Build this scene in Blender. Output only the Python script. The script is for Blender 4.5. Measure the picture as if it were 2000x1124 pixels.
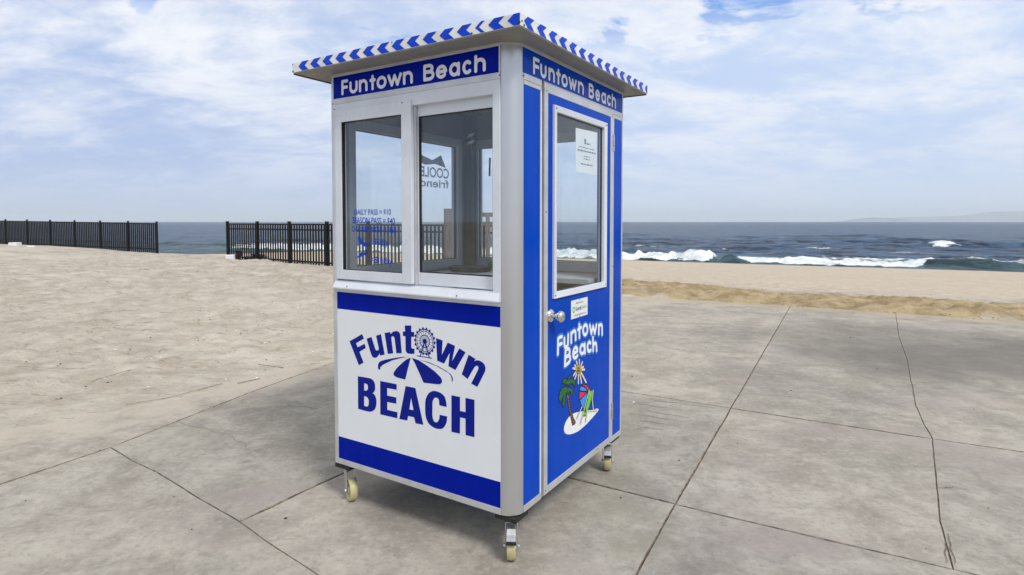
import bpy, bmesh, math, random, json
import numpy as np
from mathutils import Vector, Matrix, noise as mnoise
from mathutils.geometry import tessellate_polygon
random.seed(7)
R = math.radians
for o in list(bpy.data.objects):
    bpy.data.objects.remove(o, do_unlink=True)
scene = bpy.context.scene
col = scene.collection

# ------------------------------------------------------------------ camera
cam_data = bpy.data.cameras.new('camera')
cam_data.sensor_width = 36.0
cam_data.lens = 20.582
cam_data.shift_y = -0.0435
cam_data.clip_start = 0.05
cam_data.clip_end = 60000.0
cam = bpy.data.objects.new('camera', cam_data)
col.objects.link(cam)
cam.location = (0.0, 0.0, 1.573)
cam.rotation_euler = (math.pi / 2 - 0.0363, 0, 0)
scene.camera = cam

# ------------------------------------------------------------------ light
SUN_EL, SUN_AZ = R(48), R(146)          # azimuth clockwise from +Y
world = bpy.data.worlds.new('World')
scene.world = world
world.use_nodes = True
wn = world.node_tree.nodes
wl = world.node_tree.links
wn.clear()


def N(nodes, typ, **kw):
    n = nodes.new(typ)
    for k, v in kw.items():
        if k == 'inp':
            for a, b in v.items():
                n.inputs[a].default_value = b
        else:
            setattr(n, k, v)
    return n


def math_node(nt, op, a, b=None, c=None, clamp=False):
    n = nt.nodes.new('ShaderNodeMath')
    n.operation = op
    n.use_clamp = clamp
    for i, v in enumerate((a, b, c)):
        if v is None:
            continue
        if isinstance(v, (int, float)):
            n.inputs[i].default_value = v
        else:
            nt.links.new(v, n.inputs[i])
    return n.outputs[0]


def maprange(nt, v, a, b, c=0.0, d=1.0, smooth=True):
    n = nt.nodes.new('ShaderNodeMapRange')
    n.interpolation_type = 'SMOOTHSTEP' if smooth else 'LINEAR'
    nt.links.new(v, n.inputs[0])
    for i, x in enumerate((a, b, c, d)):
        n.inputs[i + 1].default_value = x
    return n.outputs[0]


def noise_node(nt, vec, scale, detail=4.0, rough=0.55, dist=0.0):
    n = nt.nodes.new('ShaderNodeTexNoise')
    n.inputs['Scale'].default_value = scale
    n.inputs['Detail'].default_value = detail
    n.inputs['Roughness'].default_value = rough
    n.inputs['Distortion'].default_value = dist
    if vec is not None:
        nt.links.new(vec, n.inputs['Vector'])
    return n.outputs['Fac']


def mix_col(nt, fac, a, b, mode='MIX'):
    n = nt.nodes.new('ShaderNodeMix')
    n.data_type = 'RGBA'
    n.blend_type = mode
    for sock, v in ((n.inputs[0], fac), (n.inputs[6], a), (n.inputs[7], b)):
        if isinstance(v, (int, float)):
            sock.default_value = v
        elif isinstance(v, (tuple, list)):
            sock.default_value = (v[0], v[1], v[2], 1.0)
        else:
            nt.links.new(v, sock)
    return n.outputs[2]


nt = world.node_tree
sky = N(wn, 'ShaderNodeTexSky')
sky.sky_type = 'NISHITA'
sky.sun_disc = False
sky.sun_elevation = SUN_EL
sky.sun_rotation = SUN_AZ
sky.air_density = 1.0
sky.dust_density = 1.2
sky.ozone_density = 1.5
tc = N(wn, 'ShaderNodeTexCoord')
sep = N(wn, 'ShaderNodeSeparateXYZ')
wl.new(tc.outputs['Generated'], sep.inputs[0])
zc = math_node(nt, 'MAXIMUM', sep.outputs[2], 0.0)
den = math_node(nt, 'ADD', zc, 0.24)
px = math_node(nt, 'DIVIDE', sep.outputs[0], den)
py = math_node(nt, 'DIVIDE', sep.outputs[1], den)
cmb = N(wn, 'ShaderNodeCombineXYZ')
wl.new(px, cmb.inputs[0])
wl.new(py, cmb.inputs[1])
cmb.inputs[2].default_value = 3.7
P = cmb.outputs[0]
# cover: nearly full, a few blue holes higher up
cover = noise_node(nt, P, 2.3, 9.0, 0.58, 0.3)
hole = maprange(nt, cover, 0.415, 0.50)
low = maprange(nt, sep.outputs[2], 0.25, 0.345, 1.0, 0.0)
hole = math_node(nt, 'MAXIMUM', hole, math_node(nt, 'MAXIMUM', low, maprange(nt, sep.outputs[2], 0.42, 0.62)))
# billows: bright tops and blue grey bases
cmb2 = N(wn, 'ShaderNodeCombineXYZ')
wl.new(math_node(nt, 'MULTIPLY', px, 0.8), cmb2.inputs[0])
wl.new(py, cmb2.inputs[1])
cmb2.inputs[2].default_value = 9.1
bil = noise_node(nt, cmb2.outputs[0], 2.2, 11.0, 0.60, 0.35)
cmb3 = N(wn, 'ShaderNodeCombineXYZ')
wl.new(math_node(nt, 'MULTIPLY', px, 0.8), cmb3.inputs[0])
wl.new(math_node(nt, 'MULTIPLY', py, 1.3), cmb3.inputs[1])
wisp = noise_node(nt, cmb3.outputs[0], 8.0, 8.0, 0.62, 0.5)
bil = math_node(nt, 'ADD', math_node(nt, 'MULTIPLY', bil, 0.75), math_node(nt, 'MULTIPLY', wisp, 0.25))
bil = maprange(nt, bil, 0.39, 0.64)
hi = maprange(nt, sep.outputs[2], 0.02, 0.26, 0.42, 1.0)
bil = math_node(nt, 'MULTIPLY', bil, hi)
right = maprange(nt, sep.outputs[0], -0.55, 0.45, 0.0, 1.0)
grey_base = mix_col(nt, right, (4.3, 5.5, 8.2), (5.5, 6.8, 9.2))
cloud = mix_col(nt, bil, grey_base, (8.9, 9.2, 9.8))
# a paler veil towards the horizon
veil = maprange(nt, sep.outputs[2], 0.0, 0.10, 1.0, 0.0)
veil_col = mix_col(nt, right, (5.2, 6.2, 8.3), (7.0, 8.0, 9.3))
cloud = mix_col(nt, math_node(nt, 'MULTIPLY', veil, 0.8), cloud, veil_col)
# the cover overhead is whiter than towards the horizon
up = maprange(nt, sep.outputs[2], 0.26, 0.60)
cloud = mix_col(nt, math_node(nt, 'MULTIPLY', up, 0.85), cloud, (8.8, 8.6, 8.1))
blue = mix_col(nt, 0.55, sky.outputs[0], (0.7, 4.0, 11.5))
final = mix_col(nt, hole, blue, cloud)
bg = N(wn, 'ShaderNodeBackground')
bg.inputs[1].default_value = 0.10
wl.new(final, bg.inputs[0])
wo = N(wn, 'ShaderNodeOutputWorld')
wl.new(bg.outputs[0], wo.inputs[0])

sun_data = bpy.data.lights.new('sun', 'SUN')
sun_data.energy = 2.4
sun_data.angle = R(14)
sun_data.color = (1.0, 0.97, 0.925)
sun = bpy.data.objects.new('sun', sun_data)
col.objects.link(sun)
sun.location = (-20, -20, 40)
sd = Vector((math.sin(SUN_AZ) * math.cos(SUN_EL), math.cos(SUN_AZ) * math.cos(SUN_EL), math.sin(SUN_EL)))
sun.rotation_euler = sd.to_track_quat('Z', 'Y').to_euler()

vs = scene.view_settings
vs.view_transform = 'Standard'
vs.look = 'None'
vs.exposure = 0.06
vs.gamma = 1.0
vs.use_curve_mapping = False
scene.render.engine = 'CYCLES'
scene.cycles.use_denoising = True
scene.cycles.max_bounces = 10
scene.cycles.transparent_max_bounces = 16
scene.cycles.volume_bounces = 4

# ------------------------------------------------------------------ helpers


def tag(o, label=None, cat=None, group=None, kind=None):
    if label: o['label'] = label
    if cat: o['category'] = cat
    if group: o['group'] = group
    if kind: o['kind'] = kind
    return o


def empty(name, loc=(0, 0, 0), rz=0.0, parent=None):
    o = bpy.data.objects.new(name, None)
    o.empty_display_size = 0.2
    o.location = loc
    o.rotation_euler = (0, 0, rz)
    o.parent = parent
    col.objects.link(o)
    return o


def link(name, me, mat, parent=None):
    o = bpy.data.objects.new(name, me)
    col.objects.link(o)
    if mat is not None and not me.materials:
        me.materials.append(mat)
    o.parent = parent
    return o


def mk(name, bm, mat, parent=None, bevel=0.0, smooth=False, seg=2):
    bmesh.ops.remove_doubles(bm, verts=bm.verts, dist=1e-5)
    bmesh.ops.recalc_face_normals(bm, faces=bm.faces)
    if bevel > 0:
        es = [e for e in bm.edges if len(e.link_faces) == 2 and e.calc_face_angle(0) > 0.6]
        bmesh.ops.bevel(bm, geom=es, offset=bevel, segments=seg, profile=0.5, affect='EDGES', clamp_overlap=True)
    me = bpy.data.meshes.new(name)
    bm.to_mesh(me)
    bm.free()
    if smooth:
        for p in me.polygons:
            p.use_smooth = True
        try:
            me.set_sharp_from_angle(angle=R(38))
        except Exception:
            pass
    return link(name, me, mat, parent)


def box(bm, x0, x1, y0, y1, z0, z1):
    v = [bm.verts.new(p) for p in ((x0, y0, z0), (x1, y0, z0), (x1, y1, z0), (x0, y1, z0),
                                   (x0, y0, z1), (x1, y0, z1), (x1, y1, z1), (x0, y1, z1))]
    for f in ((0, 3, 2, 1), (4, 5, 6, 7), (0, 1, 5, 4), (1, 2, 6, 5), (2, 3, 7, 6), (3, 0, 4, 7)):
        bm.faces.new([v[i] for i in f])


def prism(bm, pts, f):
    """pts: 2D outline; f(p, t) with t in 0/1 gives the 3D point of both ends"""
    a = [bm.verts.new(f(p, 0)) for p in pts]
    b = [bm.verts.new(f(p, 1)) for p in pts]
    bm.faces.new(a)
    bm.faces.new(list(reversed(b)))
    n = len(pts)
    for i in range(n):
        bm.faces.new((a[i], b[i], b[(i + 1) % n], a[(i + 1) % n]))


def lathe(bm, prof, axis_pt, axis='z', seg=24):
    """prof: list of (r, h)"""
    rows = []
    for r, h in prof:
        row = []
        for k in range(seg):
            a = 2 * math.pi * k / seg
            c, s = r * math.cos(a), r * math.sin(a)
            if axis == 'z': p = (c, s, h)
            elif axis == 'x': p = (h, c, s)
            else: p = (c, h, s)
            row.append(bm.verts.new(Vector(p) + Vector(axis_pt)))
        rows.append(row)
    for i in range(len(rows) - 1):
        for k in range(seg):
            bm.faces.new((rows[i][k], rows[i][(k + 1) % seg], rows[i + 1][(k + 1) % seg], rows[i + 1][k]))
    bm.faces.new(list(reversed(rows[0])))
    bm.faces.new(rows[-1])


def tube(bm, p0, p1, r0, r1=None, seg=10):
    r1 = r0 if r1 is None else r1
    p0, p1 = Vector(p0), Vector(p1)
    q = (p1 - p0).to_track_quat('Z', 'Y')
    a, b = [], []
    for k in range(seg):
        t = 2 * math.pi * k / seg
        d = q @ Vector((math.cos(t), math.sin(t), 0))
        a.append(bm.verts.new(p0 + d * r0))
        b.append(bm.verts.new(p1 + d * r1))
    for k in range(seg):
        bm.faces.new((a[k], a[(k + 1) % seg], b[(k + 1) % seg], b[k]))
    bm.faces.new(list(reversed(a)))
    bm.faces.new(b)


# ------------------------------------------------------------------ materials
def make_mat(name, color, rough=0.5, metal=0.0, spec=0.5, var=0.08, vscale=5.0, bump=0.0, bscale=60.0, coat=0.0, stain=None, stretch=None):
    m = bpy.data.materials.new(name)
    m.use_nodes = True
    t = m.node_tree
    b = t.nodes['Principled BSDF']
    c = t.nodes.new('ShaderNodeTexCoord')
    vec = c.outputs['Object']
    if stretch:
        mp = t.nodes.new('ShaderNodeMapping')
        mp.inputs['Scale'].default_value = stretch
        t.links.new(vec, mp.inputs[0])
        vec = mp.outputs[0]
    n1 = noise_node(t, vec, vscale, 6.0, 0.6)
    lo = tuple(x * (1 - var * 1.6) for x in color)
    hi_ = tuple(min(1.0, x * (1 + var)) for x in color)
    cc = mix_col(t, maprange(t, n1, 0.3, 0.7), lo, hi_)
    if stain:
        n2 = noise_node(t, c.outputs['Object'], stain[1], 8.0, 0.65, 0.4)
        cc = mix_col(t, maprange(t, n2, stain[2], stain[2] + 0.12), cc, stain[0])
    t.links.new(cc, b.inputs['Base Color'])
    b.inputs['Metallic'].default_value = metal
    b.inputs['Specular IOR Level'].default_value = spec
    b.inputs['Coat Weight'].default_value = coat
    b.inputs['Coat Roughness'].default_value = 0.06
    t.links.new(maprange(t, noise_node(t, c.outputs['Object'], vscale * 2.3, 5.0), 0.3, 0.7, max(0.02, rough * 0.8), min(1, rough * 1.25)), b.inputs['Roughness'])
    if bump > 0:
        bn = t.nodes.new('ShaderNodeBump')
        bn.inputs['Strength'].default_value = bump
        bn.inputs['Distance'].default_value = 0.01
        t.links.new(noise_node(t, c.outputs['Object'], bscale, 4.0), bn.inputs['Height'])
        t.links.new(bn.outputs[0], b.inputs['Normal'])
    return m


M = {}
M['alu'] = make_mat('anodised aluminium', (0.60, 0.605, 0.61), 0.27, 0.92, 0.5, 0.015, 0.6)
_t = M['alu'].node_tree
for _l in list(_t.links):
    if _l.to_node.type == 'BSDF_PRINCIPLED':
        _t.links.remove(_l)
_b = _t.nodes['Principled BSDF']
_b.inputs['Base Color'].default_value = (0.55, 0.555, 0.56, 1)
_b.inputs['Roughness'].default_value = 0.28
_b.inputs['Metallic'].default_value = 0.70
M['alu_flat'] = make_mat('satin aluminium trim', (0.58, 0.59, 0.60), 0.42, 0.45, 0.5, 0.07, 6.0, 0.03, 120, stain=((0.36, 0.36, 0.35), 9.0, 0.66))
M['upvc'] = make_mat('white window frame', (0.66, 0.69, 0.74), 0.32, 0.0, 0.5, 0.04, 4.0, 0.02, 80, stain=((0.46, 0.47, 0.47), 14.0, 0.68))
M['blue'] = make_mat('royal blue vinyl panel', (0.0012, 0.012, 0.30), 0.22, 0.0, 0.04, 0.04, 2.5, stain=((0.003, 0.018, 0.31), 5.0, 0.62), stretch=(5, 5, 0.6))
M['blue_sheen'] = make_mat('blue vinyl with painted sheen', (0.0004, 0.056, 0.45), 0.15, 0.0, 0.06, 0.05, 2.5, stain=((0.003, 0.064, 0.46), 5.0, 0.62), stretch=(5, 5, 0.6))  # same blue vinyl, the door side's brighter sky reflection put into the colour
M['blue_light'] = make_mat('blue chevron tape', (0.003, 0.050, 0.56), 0.3, 0.0, 0.2, 0.08, 12.0)
M['white_vinyl'] = make_mat('white vinyl panel', (0.76, 0.78, 0.80), 0.35, 0.0, 0.3, 0.02, 2.0, stain=((0.68, 0.69, 0.69), 6.0, 0.66))
M['white_paint'] = make_mat('white painted fascia', (0.74, 0.74, 0.73), 0.45, 0.0, 0.4, 0.08, 8.0, stain=((0.40, 0.37, 0.32), 22.0, 0.66))
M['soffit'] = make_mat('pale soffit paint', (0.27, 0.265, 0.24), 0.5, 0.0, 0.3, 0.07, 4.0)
M['letter'] = make_mat('white lettering', (0.80, 0.81, 0.84), 0.35, 0.0, 0.4, 0.03, 8.0)
M['ink_blue'] = make_mat('printed navy blue', (0.003, 0.012, 0.24), 0.35, 0.0, 0.12, 0.03, 8.0)
M['price_blue'] = make_mat('blue window vinyl', (0.003, 0.05, 0.46), 0.35, 0.0, 0.15, 0.05, 8.0)
M['halo'] = make_mat('light blue outline print', (0.02, 0.20, 0.62), 0.35, 0.0, 0.4, 0.04, 8.0)
M['print_green'] = make_mat('green print', (0.005, 0.14, 0.025), 0.35, 0, 0.4, 0.25, 40.0)
M['print_lime'] = make_mat('lime print', (0.13, 0.56, 0.02), 0.35, 0, 0.4, 0.05, 8.0)
M['print_brown'] = make_mat('brown print', (0.34, 0.10, 0.025), 0.35, 0, 0.4, 0.15, 30.0)
M['print_red'] = make_mat('pink red print', (0.72, 0.01, 0.09), 0.35, 0, 0.4, 0.05, 8.0)
M['print_sky'] = make_mat('sky blue print', (0.03, 0.27, 0.83), 0.35, 0, 0.4, 0.05, 8.0)
M['print_yellow'] = make_mat('yellow print', (0.76, 0.56, 0.09), 0.35, 0, 0.4, 0.08, 20.0)
M['print_cream'] = make_mat('cream print', (0.74, 0.68, 0.42), 0.35, 0, 0.4, 0.05, 8.0)
M['print_black'] = make_mat('black print', (0.012, 0.012, 0.015), 0.4, 0, 0.4, 0.05, 8.0)
M['sticker_grey'] = make_mat('grey blue window sticker', (0.34, 0.42, 0.54), 0.4, 0, 0.4, 0.05, 8.0)
M['paper'] = make_mat('white paper', (0.80, 0.82, 0.84), 0.6, 0, 0.3, 0.03, 8.0)
M['paper_ink'] = make_mat('grey paper print', (0.16, 0.17, 0.22), 0.6, 0, 0.3, 0.1, 50.0)
M['gasket'] = make_mat('black rubber gasket', (0.012, 0.013, 0.014), 0.55, 0, 0.4, 0.1, 20.0)
M['chrome'] = make_mat('polished steel', (0.74, 0.72, 0.68), 0.10, 1.0, 0.5, 0.04, 20.0)
M['zinc'] = make_mat('zinc plated steel', (0.58, 0.59, 0.62), 0.30, 0.85, 0.5, 0.12, 25.0)
M['dirty_steel'] = make_mat('blackened steel', (0.030, 0.028, 0.024), 0.6, 0.3, 0.4, 0.25, 30.0, 0.2, 140)
M['caster_tyre'] = make_mat('cream nylon wheel', (0.52, 0.47, 0.25), 0.45, 0, 0.4, 0.12, 14.0, 0.05, 90, stain=((0.24, 0.22, 0.15), 30.0, 0.60))
M['inner_frame'] = make_mat('shaded grey window frame', (0.27, 0.31, 0.35), 0.4, 0.0, 0.4, 0.04, 4.0)  # darker copy of the white frame, indoor shade put into the colour
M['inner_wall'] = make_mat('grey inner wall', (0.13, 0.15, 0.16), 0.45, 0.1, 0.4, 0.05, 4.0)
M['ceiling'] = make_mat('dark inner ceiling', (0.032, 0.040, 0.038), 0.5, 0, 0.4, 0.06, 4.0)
M['counter'] = make_mat('pale laminate counter', (0.52, 0.54, 0.56), 0.35, 0, 0.5, 0.05, 8.0)
M['mat_black'] = make_mat('black rubber mat', (0.015, 0.016, 0.017), 0.7, 0, 0.3, 0.2, 40.0, 0.3, 150)
M['squash_y'] = make_mat('yellow toy shell', (0.66, 0.36, 0.03), 0.45, 0, 0.4, 0.15, 30.0)
M['squash_g'] = make_mat('green toy leaves', (0.09, 0.17, 0.04), 0.5, 0, 0.4, 0.2, 30.0)
M['fence'] = make_mat('black powder coated steel', (0.009, 0.0085, 0.0085), 0.5, 0, 0.2, 0.2, 9.0)
M['wood'] = make_mat('weathered grey brown timber', (0.13, 0.105, 0.095), 0.8, 0, 0.2, 0.25, 7.0, 0.3, 60, stretch=(6, 6, 0.6))
M['white_plastic'] = make_mat('white plastic', (0.72, 0.73, 0.75), 0.4, 0, 0.4, 0.06, 8.0)
M['dark_plastic'] = make_mat('dark brown plastic', (0.03, 0.022, 0.018), 0.5, 0, 0.4, 0.1, 8.0)
M['rust'] = make_mat('rust and grime', (0.06, 0.045, 0.035), 0.8, 0, 0.2, 0.3, 40.0)
M['debris'] = make_mat('dark beach debris', (0.045, 0.04, 0.035), 0.8, 0, 0.2, 0.3, 8.0)
M['shell'] = make_mat('pale shell chips', (0.72, 0.69, 0.62), 0.6, 0, 0.3, 0.1, 8.0)
M['twig'] = make_mat('dry brown stalks', (0.27, 0.225, 0.165), 0.8, 0, 0.2, 0.25, 18.0)
M['bush'] = make_mat('dark scrubby growth', (0.030, 0.028, 0.018), 0.8, 0, 0.2, 0.4, 10.0)


def make_glass(name, tint, refl=1.0):
    m = bpy.data.materials.new(name)
    m.use_nodes = True
    t = m.node_tree
    t.nodes.clear()
    tr = N(t.nodes, 'ShaderNodeBsdfTransparent')
    tr.inputs[0].default_value = (*tint, 1)
    gl = N(t.nodes, 'ShaderNodeBsdfGlossy')
    gl.inputs['Roughness'].default_value = 0.015
    gl.inputs['Color'].default_value = (0.95, 0.97, 1.0, 1)
    lw = N(t.nodes, 'ShaderNodeLayerWeight')
    lw.inputs[0].default_value = 0.5
    sch = math_node(t, 'ADD', math_node(t, 'MULTIPLY', math_node(t, 'POWER', lw.outputs['Facing'], 5.0), 0.9), 0.042)
    mx = N(t.nodes, 'ShaderNodeMixShader')
    t.links.new(math_node(t, 'MULTIPLY', sch, refl), mx.inputs[0])
    t.links.new(tr.outputs[0], mx.inputs[1])
    t.links.new(gl.outputs[0], mx.inputs[2])
    # a thin film of salt and dust on the pane
    df = N(t.nodes, 'ShaderNodeBsdfDiffuse')
    df.inputs[0].default_value = (0.62, 0.66, 0.70, 1)
    c = t.nodes.new('ShaderNodeTexCoord')
    mp = t.nodes.new('ShaderNodeMapping')
    mp.inputs['Scale'].default_value = (3, 3, 1.0)
    t.links.new(c.outputs['Object'], mp.inputs[0])
    f = maprange(t, noise_node(t, mp.outputs[0], 3.0, 7.0, 0.65, 0.6), 0.35, 0.75, 0.002, 0.022)
    mx2 = N(t.nodes, 'ShaderNodeMixShader')
    t.links.new(f, mx2.inputs[0])
    t.links.new(mx.outputs[0], mx2.inputs[1])
    t.links.new(df.outputs[0], mx2.inputs[2])
    o = N(t.nodes, 'ShaderNodeOutputMaterial')
    t.links.new(mx2.outputs[0], o.inputs[0])
    return m


M['glass'] = make_glass('window glass', (0.955, 0.975, 0.975), 1.0)
M['glass_far'] = make_glass('rear window glass', (0.96, 0.975, 0.985), 0.8)

# ------------------------------------------------------------------ ground
def grid_mesh(name, xs, ys, zfun):
    X, Y = np.meshgrid(xs, ys)
    Z = zfun(X, Y)
    nx, ny = len(xs), len(ys)
    co = np.stack([X, Y, Z], -1).reshape(-1, 3).astype(np.float32)
    i = np.arange(nx * ny).reshape(ny, nx)
    quads = np.stack([i[:-1, :-1], i[:-1, 1:], i[1:, 1:], i[1:, :-1]], -1).reshape(-1, 4)
    return raw_mesh(name, co, quads)


def raw_mesh(name, co, quads, smooth=True):
    me = bpy.data.meshes.new(name)
    me.vertices.add(len(co))
    me.vertices.foreach_set('co', np.ascontiguousarray(co, np.float32).ravel())
    me.loops.add(quads.size)
    me.loops.foreach_set('vertex_index', quads.ravel().astype(np.int32))
    me.polygons.add(len(quads))
    me.polygons.foreach_set('loop_start', np.arange(0, quads.size, 4, dtype=np.int32))
    me.polygons.foreach_set('loop_total', np.full(len(quads), 4, dtype=np.int32))
    me.polygons.foreach_set('use_smooth', np.full(len(quads), smooth, dtype=bool))
    me.update(calc_edges=True)
    return me


_rng = np.random.RandomState(11)
_tab = _rng.rand(256, 256)


def vnoise(x, y):
    xi, yi = np.floor(x).astype(int), np.floor(y).astype(int)
    fx, fy = x - xi, y - yi
    fx, fy = fx * fx * (3 - 2 * fx), fy * fy * (3 - 2 * fy)
    a = _tab[yi & 255, xi & 255]
    b = _tab[yi & 255, (xi + 1) & 255]
    c = _tab[(yi + 1) & 255, xi & 255]
    d = _tab[(yi + 1) & 255, (xi + 1) & 255]
    return (a * (1 - fx) + b * fx) * (1 - fy) + (c * (1 - fx) + d * fx) * fy - 0.5


def fbm(x, y, oct=4, gain=0.5):
    s, amp = 0.0, 1.0
    for k in range(oct):
        ca, sa = math.cos(0.7 * k), math.sin(0.7 * k)
        s = s + amp * vnoise((x * ca - y * sa) * 2 ** k + 17.3 * k, (x * sa + y * ca) * 2 ** k + 5.1 * k)
        amp *= gain
    return s


def sstep(v, a, b):
    t = np.clip((v - a) / (b - a), 0, 1)
    return t * t * (3 - 2 * t)


SEA = -2.0


def edge_d(x, y):          # metres seaward of the pavement edge
    return (x - 2.37) * 0.489 + (y - 12.41) * 0.872


def shore_s(x, y):         # metres seaward of the water line
    return (y + 0.5 * x - 60.3) / 1.118


def berm_e(x, y):          # metres into the drifted sand from its feathered edge on the pavement
    return (x + 3.78) * -0.757 + (y - 4.27) * 0.654


DIMPLES = [(_rng.uniform(-15, 2), _rng.uniform(3.5, 22), _rng.uniform(0.055, 0.125), _rng.uniform(0.014, 0.048)) for _ in range(5200)]
DIMPLES += [(_rng.uniform(1, 14), _rng.uniform(8, 26), _rng.uniform(0.10, 0.2), _rng.uniform(0.015, 0.04)) for _ in range(700)]


def sand_base(x, y):
    d, s, e = edge_d(x, y), shore_s(x, y), berm_e(x, y)
    t = np.clip(d / np.maximum(d - s, 1e-3), 0, 1)
    z = np.where(d > 0, np.where(s < 0, SEA * t ** 0.9 - 0.02, SEA - 0.07 * np.minimum(s, 60)), -0.02)
    w = fbm(x * 0.45, y * 0.45, 4) * 0.9
    b = 0.27 * sstep(e, -1.0, 13.0) * 1.25 + 0.030 * sstep(e + w * 0.7, -0.5, 0.9)
    b = b + 0.44 * np.exp(-(((x + 21.5) / 5.5) ** 2 + ((y - 20) / 6.0) ** 2))
    b = b * (1 - sstep(d, 1.5, 13))
    # under the pavement where no sand lies on it
    under = (1 - sstep(e + w * 0.7, -0.75, -0.1)) * (1 - sstep(d, -0.35, 0.0))
    return z + b - 0.10 * under


def sand_z(X, Y):
    z = sand_base(X, Y)
    z = z - 1.1 * sstep(-X, 22, 34) * sstep(edge_d(X, Y), 7, 12) * (1 - sstep(shore_s(X, Y), 0, 10))
    e, d = berm_e(X, Y), edge_d(X, Y)
    rough = sstep(e, -0.3, 1.2) + sstep(d, 0.0, 0.8)
    rough = np.minimum(rough, 1) * (1 - sstep(shore_s(X, Y), -6, -1))
    z = z + rough * (0.035 * fbm(X * 1.3, Y * 1.3, 3) + 0.045 * fbm(X * 4.1 + 9, Y * 4.1, 3))
    bank = sstep(d, -0.05, 0.7) * (1 - sstep(d + 1.6 * fbm(X * 0.5, Y * 0.5, 3), 3.0, 5.6)) * sstep(X, -2, 2)
    z = z + bank * (0.10 + 0.16 * fbm(X * 0.9 + 3, Y * 0.9, 3) + 0.07 * fbm(X * 5, Y * 5, 3))
    xs, ys = X[0], Y[:, 0]
    for cx, cy, r, h in DIMPLES:
        i0, i1 = np.searchsorted(xs, cx - 3 * r), np.searchsorted(xs, cx + 3 * r)
        j0, j1 = np.searchsorted(ys, cy - 3 * r), np.searchsorted(ys, cy + 3 * r)
        if i1 - i0 < 2 or j1 - j0 < 2:
            continue
        q = ((X[j0:j1, i0:i1] - cx) ** 2 + (Y[j0:j1, i0:i1] - cy) ** 2) / (r * r)
        z[j0:j1, i0:i1] += rough[j0:j1, i0:i1] * h * (0.55 * np.exp(-((np.sqrt(q) - 1.35) ** 2) * 3.5) - np.exp(-q * 1.2))
    return z


def grow(start, step, ratio, end):
    out, v, st = [], start, step
    while v < end:
        v += st
        st *= ratio
        out.append(v)
    return out


def axis(lo, hi, step, far_lo, far_hi, ratio=1.07):
    mid = list(np.arange(lo, hi, step))
    up = grow(mid[-1], step, ratio, far_hi)
    dn = [-q for q in grow(-mid[0], step, ratio, -far_lo)]
    return np.array(dn[::-1] + mid + up)


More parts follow.
